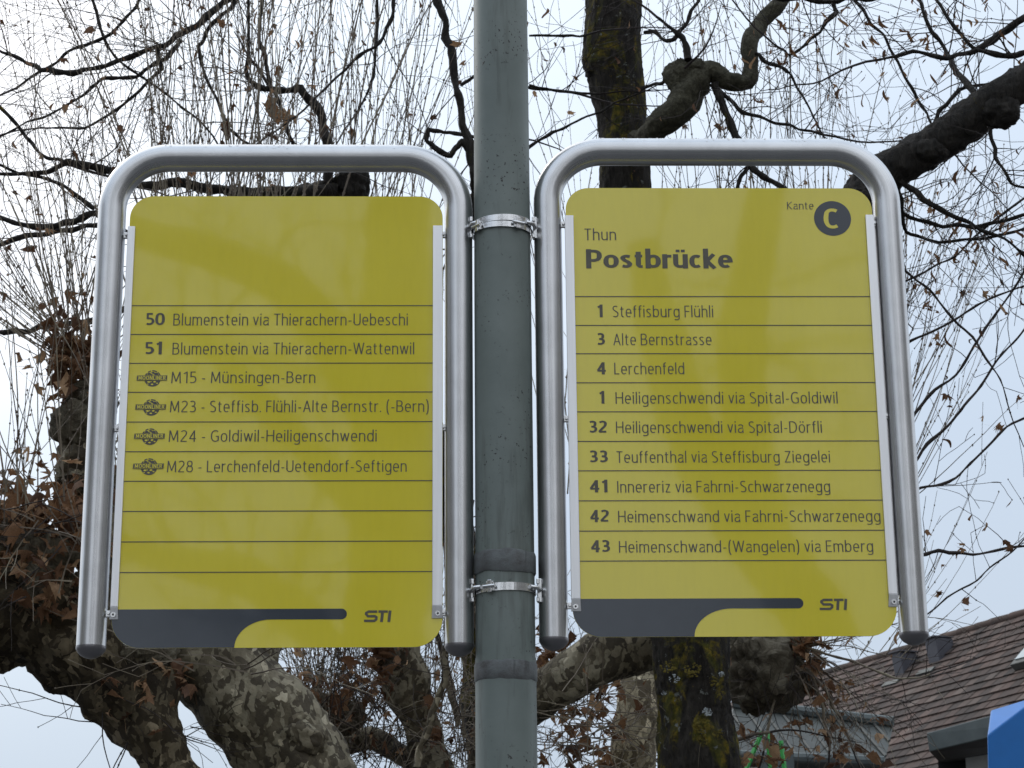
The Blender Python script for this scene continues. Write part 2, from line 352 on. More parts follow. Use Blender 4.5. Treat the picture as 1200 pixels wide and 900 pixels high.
GL = {
 'o': (44, [_E(22, 37, 17.5, 32.5, 0, 360)]), 'n': (42, [_stem, _arch]), 'm': (67, [_stem, _E(19.5, 47, 14.7, 22.5, 168, 0)+[(34, 0)], _E(48, 47, 14.5, 22.5, 168, 0)+[(62.5, 0)]]),
 'u': (42, [_u, [(37.5, 74), (37.5, 0)]]), 'h': (42, [[(4.5, 0), (4.5, 103)], _arch]),
 'b': (44, [[(4.5, 0), (4.5, 103)], _E(22, 37, 17.5, 32.5, 165, -165)]), 'd': (44, [[(39.5, 0), (39.5, 103)], _E(22, 37, 17.5, 32.5, 15, 345)]),
 'p': (44, [[(4.5, -26), (4.5, 74)], _E(22, 37, 17.5, 32.5, 165, -165)]), 'g': (44, [_E(22, 37, 17.5, 32.5, 15, 345), [(39.5, 74), (39.5, -6)]+_E(22, -7, 17.5, 15, 0, -140)]),
 'a': (40, [[(35.5, 0), (35.5, 50)]+_E(20, 49, 15.5, 20.5, 0, 150), _C((35.5, 42), (20, 40.5), (8.5, 34), (4.5, 21), (8, 9), (17, 4.5), (28, 9), (35.5, 20))]),
 'e': (42, [[(6, 37.5), (36, 37.5)], _E(21, 37, 16.5, 32.5, -8, 308)]), 'c': (36, [_E(21, 37, 16.5, 32.5, 52, 308)]),
 's': (36, [_C((30, 66), (18, 69.5), (7, 64.5), (5.5, 54), (13, 42), (23, 33), (29, 21), (26, 9), (16, 4.5), (4, 8.5))]),
 'r': (27, [_stem, _E(22, 46, 17.5, 23.5, 168, 78)]), 't': (28, [[(11, 91), (11, 20)]+_E(22, 19, 11, 14.5, 180, 285), [(1, 69.5), (25, 69.5)]]),
 'f': (25, [[(10, 0), (10, 84)]+_E(21, 84, 11, 14.5, 180, 78), [(1, 69.5), (23, 69.5)]]), 'l': (9, [[(4.5, 0), (4.5, 103)]]),
 'i': (9, [_stem, [(4.5, 89), (4.5, 100)]]), 'k': (38, [[(4.5, 0), (4.5, 103)], [(33, 74), (8, 39)], [(7, 42), (34.5, 0)]]),
 'v': (38, [[(3, 74), (19, 3)], [(19, 3), (35, 74)]]), 'w': (60, [[(3, 74), (16.5, 3)], [(16.5, 3), (30, 72)], [(30, 72), (43.5, 3)], [(43.5, 3), (57, 74)]]),
 'z': (36, [[(3, 69.5), (31, 69.5)], [(30, 72), (5, 3)], [(4, 4.5), (34, 4.5)]]),
 'ü': (42, [_u, [(37.5, 74), (37.5, 0)], [(12, 88), (12, 99)], [(30, 88), (30, 99)]]), 'ö': (44, [_E(22, 37, 17.5, 32.5, 0, 360), [(13, 88), (13, 99)], [(31, 88), (31, 99)]]),
 'A': (52, [[(3, 0), (26, 98)], [(26, 98), (49, 0)], [(10, 32), (42, 32)]]),
 'B': (48, [[(4.5, 0), (4.5, 100)], [(4.5, 95.5), (20, 95.5)]+_E(21, 74, 18, 21.5, 85, -90), [(4.5, 52.5), (22, 52.5)]+_E(23, 28.5, 20.5, 24, 85, -90)+[(4.5, 4.5)]]),
 'D': (54, [[(4.5, 0), (4.5, 100)], [(4.5, 95.5), (20, 95.5)]+_E(20, 50, 29.5, 45.5, 85, -85)+[(4.5, 4.5)]]),
 'E': (40, [[(4.5, 0), (4.5, 100)], [(4.5, 95.5), (38, 95.5)], [(4.5, 52.5), (35, 52.5)], [(4.5, 4.5), (39, 4.5)]]),
 'F': (37, [[(4.5, 0), (4.5, 100)], [(4.5, 95.5), (36, 95.5)], [(4.5, 50), (33, 50)]]),
 'G': (54, [_E(30, 50, 25.5, 45.5, 52, 300)+[(49, 12), (49, 47)], [(33, 47), (53, 47)]]),
 'H': (52, [[(4.5, 0), (4.5, 100)], [(47.5, 0), (47.5, 100)], [(4.5, 52.5), (47.5, 52.5)]]), 'I': (9, [[(4.5, 0), (4.5, 100)]]),
 'K': (47, [[(4.5, 0), (4.5, 100)], [(43, 100), (8, 53)], [(7, 56), (45, 0)]]), 'L': (38, [[(4.5, 0), (4.5, 100)], [(4.5, 4.5), (37, 4.5)]]),
 'M': (66, [[(5, 0), (9, 98)], [(9, 98), (33, 14)], [(33, 14), (57, 98)], [(57, 98), (61, 0)]]), 'N': (53, [[(4.5, 0), (4.5, 100)], [(5, 98), (48, 2)], [(48.5, 0), (48.5, 100)]]),
 'O': (58, [_E(29, 50, 24.5, 45.5, 0, 360)]), 'P': (45, [[(4.5, 0), (4.5, 100)], [(4.5, 95.5), (20, 95.5)]+_E(20, 69, 20.5, 26.5, 85, -90)+[(4.5, 42.5)]]),
 'R': (48, [[(4.5, 0), (4.5, 100)], [(4.5, 95.5), (20, 95.5)]+_E(20, 72, 20.5, 23.5, 85, -90)+[(4.5, 48.5)], [(24, 48), (45, 0)]]),
 'S': (43, [_S]), 'T': (44, [[(0, 95.5), (44, 95.5)], [(22, 0), (22, 95.5)]]), 'U': (50, [[(4.5, 100), (4.5, 30)]+_E(25, 30, 20.5, 25.5, 180, 360)+[(45.5, 100)]]),
 'W': (76, [[(3, 100), (20, 2)], [(20, 2), (38, 98)], [(38, 98), (56, 2)], [(56, 2), (73, 100)]]), 'Z': (46, [[(4, 95.5), (42, 95.5)], [(41, 98), (5, 2)], [(4, 4.5), (43, 4.5)]]),
 'C': (46, [_E(28, 50, 23.5, 45.5, 55, 305)]),
 '0': (48, [_E(24, 50, 19.5, 45.5, 0, 360)]), '1': (34, [[(27, 0), (27, 100)], [(28, 96), (6, 80)]]),
 '2': (46, [_C((6, 86), (14, 93), (24, 95.5), (36, 89), (40, 74), (35, 57), (20, 34), (7, 12), (5, 4.5)), [(3, 4.5), (43, 4.5)]]),
 '3': (45, [_C((6, 90), (20, 95.5), (33, 90), (37, 76), (33, 60), (24, 53.5), (14, 52.5)), _C((14, 52.5), (28, 50.5), (38, 42), (40.5, 28), (36, 12), (20, 4.5), (5, 9))]),
 '4': (48, [[(35, 0), (35, 98)], [(35, 96), (5, 28)], [(3, 27), (47, 27)]]),
 '5': (45, [[(39, 95.5), (8, 95.5)], [(9.5, 98), (9.5, 52)], _C((9, 55), (20, 58.5), (33, 54), (40.5, 40), (40, 22), (32, 9), (20, 4.5), (5, 8.5))]),
 '8': (47, [_E(23.5, 74, 15.5, 21.5, 0, 360), _E(23.5, 28.5, 19, 24, 0, 360)]),
 '-': (26, [[(3, 37), (23, 37)]]), '.': (9, [[(4.5, 0), (4.5, 11)]]), '(': (20, [_C((16, 108), (8, 85), (5, 42), (8, 0), (16, -22))]), ')': (20, [_C((4, 108), (12, 85), (15, 42), (12, 0), (4, -22))]),
}
BF = .009      # board face sits this far in front of the tube axis
def lettering(s, x0, x1, ybase, cap_px, t, parent, name='lettering', m=None, dy=.0):
    """text of stroke weight t (cap height 100) fitted between photograph columns x0..x1, laid flat on the board face"""
    P0 = U(x0, ybase, D-BF); P1 = U(x1, ybase, D-BF); H = (U(x0, ybase-cap_px, D-BF)-P0).z; zc = (P0.z+P1.z)/2
    bold = t > 14; wk = 1.36 if bold else 1; sb = 2.6 if bold else 6; pen = 0; strokes = []
    def ym(y):
        kx = [(-60, -60), (0, 0), (4.5, t/2), (69.5, 74-t/2), (74, 74), (95.5, 100-t/2), (100, 100), (130, 130)]
        for (a, c), (b_, d) in zip(kx, kx[1:]):
            if y <= b_: return c+(y-a)*(d-c)/(b_-a)
        return y
    for ch in s:
        if ch == ' ': pen += 24; continue
        w_, st = GL[ch]; W = max(w_*wk, t)
        def xm(x):
            if w_ <= 9: return t/2
            if x <= 4.5: return x*t/2/4.5
            if x >= w_-4.5: return W-(w_-x)*t/2/4.5
            return t/2+(x-4.5)*(W-t)/(w_-9)
        for p in st:
            strokes.append([(pen+sb+xm(x), ym(y)) for x, y in p])
        pen += W+2*sb
    pen -= sb; x_lo = sb
    sx = (P1.x-P0.x)/(pen-x_lo); sz = H/100; b = MB()
    for n_, st in enumerate(strokes):
        n = len(st); closed = n > 6 and abs(st[0][0]-st[-1][0])+abs(st[0][1]-st[-1][1]) < .01
        if closed: st = st[:-1]; n -= 1
        b0 = len(b.v); Yv = D-BF-.0006-dy-(n_ % 4)*.00004
        for i in range(n):
            p = Vector(st[i]); a = Vector(st[i-1]) if (i or closed) else None; c = Vector(st[(i+1) % n]) if (i < n-1 or closed) else None
            d1 = (p-a).normalized() if a is not None else (c-p).normalized(); d2 = (c-p).normalized() if c is not None else d1
            mm = (d1+d2).normalized(); nn = Vector((-mm.y, mm.x)); tt = t*(1-.30*abs(mm.x)) if bold else t*(1-.08*abs(mm.x))
            if bold and n == 2 and st[0][1] > 80 and abs(st[0][0]-st[1][0]) < .01: tt = 15
            k = tt/2/max(.5, abs(nn.dot(Vector((-d1.y, d1.x)))))
            for sg in (1, -1):
                q = p+nn*k*sg; b.v.append(Vector((P0.x+(q.x-x_lo)*sx, Yv, zc+q.y*sz)))
        for i in range(n if closed else n-1):
            j = (i+1) % n; b.f.append((b0+2*i, b0+2*i+1, b0+2*j+1, b0+2*j))
    return b.build(name, m or INK, parent)
def stroke2d(b, pts, wd, closed=False):
    """flat strokes in (x, z) on the board"""
    n = len(pts); lft = []; rgt = []
    for i in range(n):
        p = Vector(pts[i]); a = Vector(pts[(i-1) % n]) if (i or closed) else None; c = Vector(pts[(i+1) % n]) if (i < n-1 or closed) else None
        d1 = (p-a).normalized() if a is not None else (c-p).normalized(); d2 = (c-p).normalized() if c is not None else d1
        m = (d1+d2).normalized(); nn = Vector((-m.y, m.x)); k = wd/2/max(.5, abs(nn.dot(Vector((-d1.y, d1.x)))))
        lft.append(p+nn*k); rgt.append(p-nn*k)
    b0 = len(b.v); Yv = D-BF-.0006
    for l, r in zip(lft, rgt): b.v += [Vector((l.x, Yv, l.y)), Vector((r.x, Yv, r.y))]
    for i in range(n-1 if not closed else n):
        j = (i+1) % n; b.f.append((b0+2*i, b0+2*i+1, b0+2*j+1, b0+2*j))

def flat(b, loop, lift=.0005):
    b0 = len(b.v); b.v += [Vector((p[0], D-BF-lift, p[1])) for p in loop]; b.f.append(tuple(range(b0, b0+len(loop))))
def arcp(cx, cz, r, a0, a1, n): return [(cx+r*math.cos(math.radians(a0+(a1-a0)*k/n)), cz+r*math.sin(math.radians(a0+(a1-a0)*k/n))) for k in range(n+1)]

def make_sign(xl, xr, ztop, zbl, zbr, label, px):
    root = thing('bus_stop_sign', label, 'sign', ((xl+xr)/2, D, ztop-1.0), 'yellow timetable boards either side of the pole')
    RT = .0277; RC = .112
    # bent tube
    P = [Vector((xl, D, zbl+(ztop-RC-zbl)*k/12)) for k in range(12)]
    P += [Vector((xl+RC-RC*math.cos(a), D, ztop-RC+RC*math.sin(a))) for a in [math.pi/2*k/16 for k in range(17)]]
    P += [Vector((xl+RC+(xr-xl-2*RC)*k/8, D, ztop)) for k in range(1, 8)]
    P += [Vector((xr-RC+RC*math.sin(a), D, ztop-RC+RC*math.cos(a))) for a in [math.pi/2*k/16 for k in range(17)]]
    P += [Vector((xr, D, ztop-RC-(ztop-RC-zbr)*k/12)) for k in range(1, 13)]
    b = MB(); b.tube(P, RT, 64, uvs=True); tube = b.build('tube_frame', STEEL, root, True)
    for xx, zz in ((xl, zbl), (xr, zbr)):
        b = MB(); prof = [(1.015, .004), (1.015, -.001), (.97, -.0035), (.90, -.007), (.74, -.012), (.5, -.016), (.25, -.0185), (.01, -.0195)]
        b0 = 0
        for r, z in prof:
            for k in range(48): a = 2*math.pi*k/48; b.v.append(Vector((xx+RT*r*math.cos(a), D+RT*r*math.sin(a), zz+z)))
        for i in range(len(prof)-1):
            for k in range(48): b.f.append((i*48+k, i*48+(k+1) % 48, (i+1)*48+(k+1) % 48, (i+1)*48+k))
        b.build('end_cap', CAPM, root, True)
    # board
    x0, x1, z0, z1 = px['board']; rt, rb = .047, .055
    loop = arcp(x0+rb, z0+rb, rb, 180, 270, 10)+arcp(x1-rb, z0+rb, rb, 270, 360, 10)+arcp(x1-rt, z1-rt, rt, 0, 90, 10)+arcp(x0+rt, z1-rt, rt, 90, 180, 10)
    b = MB(); b.prism([Vector((p[0], D-BF, p[1])) for p in loop], Vector((0, .003, 0))); board = b.build('board', YEL, root)
    # slate footer: band that runs out into a rounded bar
    zt, zm, xe, xa, xc = px['band']; rr = (zt-zm)/2
    q = arcp(x0+rb, z0+rb, rb-.0003, 180, 270, 10); q = [(a, c) for a, c in q]
    curve = [(xa+(xc-xa)*math.sin(t), z0+(zm-z0)*(1-math.cos(t))/1.0) for t in [math.pi/2*k/14 for k in range(15)]]
    curve = [(xa+(xc-xa)*(1-math.cos(t)), z0+.0003+(zm-z0)*math.sin(t)) for t in [math.pi/2*k/14 for k in range(15)]]
    bar = arcp(xe-rr, (zt+zm)/2, rr, -90, 90, 12)
    b = MB(); flat(b, q+curve+bar+[(x0+.0003, zt)]); b.build('footer_band', BAND, board)
    # rule lines
    for za in px['rules']:
        b = MB(); b.box(Vector(((x0+x1)/2, D-BF-.0004, za)), x1-x0-.012, .0006, .0017); b.build('rule_line', INK, board)
    # side rails with a socket screw at the foot
    for sgn, (ra, rb2, rz0, rz1) in zip((-1, 1), px['rails']):
        b = MB(); c = (ra+rb2)/2; wdt = rb2-ra; yf = D-BF-.0062
        o_x = ra if sgn < 0 else rb2
        # folded channel: front flange, a return at the outer edge and a flattened foot
        fl = [Vector((ra, yf, rz0+.024)), Vector((rb2, yf, rz0+.024)), Vector((rb2, yf, rz1)), Vector((ra, yf, rz1))]
        b.prism(fl, Vector((0, .0018, 0)))
        b.box(Vector((o_x-sgn*.001, yf+.0085, (rz0+.024+rz1)/2)), .002, .013, rz1-rz0-.024)
        b.box(Vector(((ra if sgn > 0 else rb2)+sgn*.0008, yf+.004, (rz0+.024+rz1)/2)), .0016, .0042, rz1-rz0-.024)
        b.prism([Vector((ra-.001, yf+.004, rz0)), Vector((rb2+.001, yf+.004, rz0)), Vector((rb2, yf+.0002, rz0+.0238)), Vector((ra, yf+.0002, rz0+.0238))], Vector((0, .0018, 0)))
        rail = b.build('side_rail', ALU, root, False, .0006)
        sx = c+.001*sgn; b = MB(); b.tube([Vector((sx, yf+.004, rz0+.0085)), Vector((sx, yf-.0015, rz0+.0085))], [.0048, .0048], 24); b.build('screw', CHROME, rail, True)
        b = MB(); b.tube([Vector((sx, yf-.0012, rz0+.0085)), Vector((sx, yf-.0021, rz0+.0085))], [.0022, .0022], 6); b.build('screw_socket', DARKM, rail)
        # small lugs between rail and tube
        for lz in (rz0+.012, (rz0+rz1)/2-.02, rz1-.016):
            tx = (xl+RT) if sgn < 0 else (xr-RT)
            b = MB(); b.box(Vector(((o_x+tx)/2, D-.004, lz)), abs(o_x-tx)+.006, .008, .012); b.tube([Vector(((o_x+tx)/2, D-.007, lz)), Vector(((o_x+tx)/2, D-.013, lz))], .003, 10)
            b.build('mounting_lug', CHROME, root, False, .0006)
    # rain drops clinging to the top tube
    b = MB(); rr2 = random.Random(int(xl*1000)+5)
    for k in range(150):
        xx = rr2.uniform(xl+.1, xr-.1); a = rr2.gauss(.25, .45); a = max(-.25, min(1.2, a)); r = rr2.uniform(.0007, .0021)
        b.blob(Vector((xx, D-math.sin(a)*RT*1.0, ztop+math.cos(a)*RT)), r, (1.1, 1, .8), None, 8)
    b.build('rain_drops', WATER, root, True, kind='stuff')
    return root, board

LB = dict(board=(-.6465, -.0230, CH+.6972, CH+1.6085), band=(CH+.7710, CH+.7505, U(406.5, 722, D-BF).x, U(274.5, 760, D-BF).x, U(318, 729, D-BF).x),
          rules=[U(330, y, D-BF).z for y in (358.2, 391.8, 425.6, 459.5, 494.3, 529.0, 563.6, 598.9, 634.5, 670.3)],
          rails=((-.6490, -.6345, CH+.7515, CH+1.5420), (-.0425, -.0235, CH+.7515, CH+1.5440)))
left, lboard = make_sign(-.6838, .0085, CH+1.6945, CH+.6985, CH+.6990, 'yellow timetable board left of the pole listing lines 50 and 51 above M15 to M28', LB)
RB = dict(board=(.2235, .8415, CH+.7143, CH+1.6273), band=(CH+.7878, CH+.7680, U(941.5, 708, D-BF).x, U(814, 747, D-BF).x, U(858, 715, D-BF).x),
          rules=[U(850, y, D-BF).z for y in (347.6, 381.3, 414.4, 448.4, 482.4, 517.0, 551.4, 586.5, 621.9, 657.0)],
          rails=((.2215, .2385, CH+.7635, CH+1.5660), (.8265, .8435, CH+.7700, CH+1.5680)))
right, rboard = make_sign(.1873, .8732, CH+1.7095, CH+.7095, CH+.7170, 'yellow board right of the pole headed Thun Postbrücke with a dark Kante C disc', RB)

LT, BD = 8.0, 20
for num, nx0, nx1, txt, tx0, tx1, yb in (('50', 170, 193, 'Blumenstein via Thierachern-Uebeschi', 203, 478, 381.4), ('51', 168.8, 190, 'Blumenstein via Thierachern-Wattenwil', 202, 485.5, 415.4)):
    lettering(num, nx0, nx1, yb, 15, BD, lboard, 'route_number'); lettering(txt, tx0, tx1, yb, 13.8, LT, lboard)
for txt, tx0, tx1, yb in (('M15 - Münsingen-Bern', 200.5, 369.5, 449), ('M23 - Steffisb. Flühli-Alte Bernstr. (-Bern)', 199, 502.5, 483), ('M24 - Goldiwil-Heiligenschwendi', 197.5, 441.5, 517.6), ('M28 - Lerchenfeld-Uetendorf-Seftigen', 195.5, 476.5, 553.2)):
    lettering(txt, tx0, tx1, yb, 13.6, LT, lboard)
lettering('Thun', 685, 722, 281.6, 13.6, LT, rboard); lettering('Postbrücke', 687, 859, 314.6, 22.5, BD, rboard, 'stop_name')
lettering('Kante', 922.5, 953.5, 245.4, 8.8, LT, rboard)
for num, nx0, nx1, txt, tx0, tx1, yb in (('1', 698.8, 706.8, 'Steffisburg Flühli', 718, 836, 371.8), ('3', 699, 709, 'Alte Bernstrasse', 719, 834, 404.6), ('4', 699, 710.5, 'Lerchenfeld', 720, 802, 438.7),
        ('1', 701, 708.8, 'Heiligenschwendi via Spital-Goldiwil', 721.5, 982, 473), ('32', 689.5, 711.7, 'Heiligenschwendi via Spital-Dörfli', 722, 963.5, 507.4), ('33', 690, 712.5, 'Teuffenthal via Steffisburg Ziegelei', 722.5, 973, 542.2),
        ('41', 690.5, 712.5, 'Innereriz via Fahrni-Schwarzenegg', 723.5, 973, 577.0), ('42', 691, 714, 'Heimenschwand via Fahrni-Schwarzenegg', 724.5, 1032, 611.8), ('43', 692, 715, 'Heimenschwand-(Wangelen) via Emberg', 725.5, 1023.5, 647.2)):
    lettering(num, nx0, nx1, yb, 14.8, BD, rboard, 'route_number'); lettering(txt, tx0, tx1, yb, 13.6, LT, rboard)
# dark disc with the letter C cut in yellow
cc = U(975.6, 256, D-BF); rad = (U(997.3, 256, D-BF)-U(954, 256, D-BF)).x/2
b = MB(); flat(b, arcp(cc.x, cc.z, rad, 0, 354, 59)); disc = b.build('platform_disc', BAND, rboard)
lettering('C', 965.6, 983.6, 268.8, 25, 20, disc, 'platform_letter', YEL, .0004)
# company wordmark: rounded S, T and slanting I
for bd, x0, x1, y0, y1 in ((lboard, 427, 457.5, 715.2, 729), (rboard, 961, 991.5, 701.5, 715)):
    A = U(x0, y1, D-BF); B = U(x1, y0, D-BF); W = B.x-A.x; H = B.z-A.z; sk = .05
    def q(u, v): return (A.x+W*(u*(1-sk)+sk*v), A.z+H*v)
    b = MB(); t = H*.21; e1 = .5*t/H
    stroke2d(b, [q(.47, 1-e1), q(.12, 1-e1), q(.03, .88-e1), q(.03, .66+e1*.3), q(.12, .5+.0), q(.40, .5), q(.47, .40), q(.47, .24), q(.40, e1), q(-.02, e1)], t)
    stroke2d(b, [q(.52, 1-e1), q(.90, 1-e1)], t); stroke2d(b, [q(.69, 1-2*e1), q(.69, 0)], t*1.15); stroke2d(b, [q(.99, 1-e1*.2), q(.99, 0)], t*1.15)
    b.build('wordmark', INK, bd)
# night-bus emblem: globe with a lettered banner across it
for cx, cy in ((178, 443), (176.5, 477), (175, 511.2), (173.7, 546.4)):
    c = U(cx, cy, D-BF); k = px2m(D)*1.0
    root_e = MB(); flat(root_e, [(c.x+dx*k, c.z+dz*k) for dx, dz in arcp(1, -1.0, 9.7, 180, 360, 18)], .0004)
    for a0, a1 in ((8, 52), (60, 96), (104, 128), (140, 172)): stroke2d(root_e, [(c.x+dx*k, c.z+dz*k) for dx, dz in arcp(1, -.4, 9.3, a0, a1, 8)], 1.3*k)
    rr = random.Random(4)
    for bx, bz, br in ((-3.5, 5.2, 2.0), (1.2, 6.6, 1.6), (4.6, 5.0, 2.2), (7, 3.6, 1.2), (-6, 3.2, 1.2), (-.6, 4.0, 1.3)):
        flat(root_e, [(c.x+(bx+br*(1.5 if i % 2 else .9)*math.cos(i*math.pi/5))*k, c.z+(bz+br*(.6+.25*rr.random())*math.sin(i*math.pi/5))*k) for i in range(10)], .0004)
    em = root_e.build('emblem', INK, lboard)
    h = MB()
    for bx, bz, br in ((-3.5, -5.0, 1.5), (.6, -7.8, 1.2), (3.4, -4.8, 1.4), (6.4, -6.6, 1.0), (-1, -4.6, .8), (-4.5, -7.6, .8)):
        flat(h, [(c.x+(bx+br*(1.5 if i % 2 else .9)*math.cos(i*math.pi/5))*k, c.z+(bz+br*(.55+.25*rr.random())*math.sin(i*math.pi/5))*k) for i in range(10)], .0008)
    h.build('globe_hole', YEL, em)  # yellow gaps in the print of the globe's dark lower half
    bn = MB(); flat(bn, [(c.x+dx*k, c.z+dz*k) for dx, dz in ((-17.8, -3.3), (17.8, -3.3), (18.2, 3.2), (-17.4, 3.2))], .0011); bo = bn.build('banner', INK, em)
    bd2 = MB()
    for dz in (-2.6, 2.4): stroke2d(bd2, [(c.x-17.2*k, c.z+dz*k), (c.x+17.4*k, c.z+dz*k)], .28*k)
    for v in bd2.v: v.y = D-BF-.0014
    bd2.build('banner_edge', YEL, em)
    lettering('MOONLINER', cx-15.8, cx+16.2, cy+2.1, 4.3, 13, em, 'banner_lettering', YEL, .0008)

# ------------------------------------------------------------------ pole clamps
def ring(b, z, h, r, th, tilt=0, a0=0, a1=360):
    n = 72; full = a1-a0 >= 360; k0 = len(b.v); m = n if full else n+1
    for k in range(m):
        a = math.radians(a0+(a1-a0)*k/n)
        for rr_, zz in ((r, -h/2), (r+th, -h/2), (r+th, h/2), (r, h/2)):
            b.v.append(Vector((PX+rr_*math.cos(a), D+rr_*math.sin(a), z+zz+tilt*math.cos(a))))
    for k in range(n):
        i, j = k0+4*k, k0+4*((k+1) % m)
        for q_ in range(4): b.f.append((i+q_, i+(q_+1) % 4, j+(q_+1) % 4, j+q_))
def clamp(zc, two, label, bx):
    t = thing('hose_clamp', label, 'clamp', (PX, D, zc), 'steel band clamps holding the boards to the pole')
    b = MB(); ring(b, zc+(.006 if two else 0), .0125 if two else .015, PR+.0013, .0012, .0012); b.build('band', CHROME, t, False)
    if two:
        b = MB(); ring(b, zc-.0085, .0115, PR+.0032, .0012, -.001); b.build('band', CHROME, t, False)
    # worm-screw housing with screw
    for ang in bx:
        a = math.radians(ang); c = Vector((PX+(PR+.006)*math.cos(a), D+(PR+.006)*math.sin(a), zc-(.006 if two else 0))); rot = Matrix.Rotation(a, 3, 'Z')
        b = MB(); b.box(c, .0055, .016, .019, rot); b.box(c+rot@Vector((.0032, 0, 0)), .003, .009, .024, rot); bk = b.build('buckle', CHROME, t, False, .001)
        b = MB(); tg = rot@Vector((0, 1, 0)); b.tube([c+rot@Vector((.0035, -.013, 0)), c+rot@Vector((.0035, .012, 0))], .0036, 14)
        b.build('clamp_screw', CHROME, bk, True)
    for sg in (-1, 1):
        xx = PX+sg*(PR+.0085); b = MB()
        b.box(Vector((xx, D-.010, zc+.000)), .0085, .012, .046); b.box(Vector((xx-sg*.003, D-.017, zc+.017)), .006, .006, .010); b.box(Vector((xx-sg*.003, D-.017, zc-.018)), .006, .006, .009)
        b.box(Vector((xx+sg*.0045, D, zc)), .006, .024, .040)
        br = b.build('bracket', CHROME, t, False, .0012)
        # loop strap from bracket on to the band
        b = MB(); a0 = math.radians(180+18 if sg < 0 else -18); r = PR+.004
        p0 = Vector((xx, D-.018, zc)); p2 = Vector((PX+sg*r*math.cos(math.radians(38)), D-r*math.sin(math.radians(38)), zc+.003)); p1 = (p0+p2)/2+Vector((sg*.003, -.006, 0))
        pts, _ = cr([(p0, 1), (p1, 1), (p2, 1)], .003); b.tube(pts, .0042, 8); b.build('strap_loop', CHROME, t, True)
clamp(CH+1.5395, True, 'double steel band clamp round the pole near the tops of the boards', (-62, -142))
clamp(CH+.8035, False, 'single steel band clamp round the pole near the feet of the boards', (-118,))

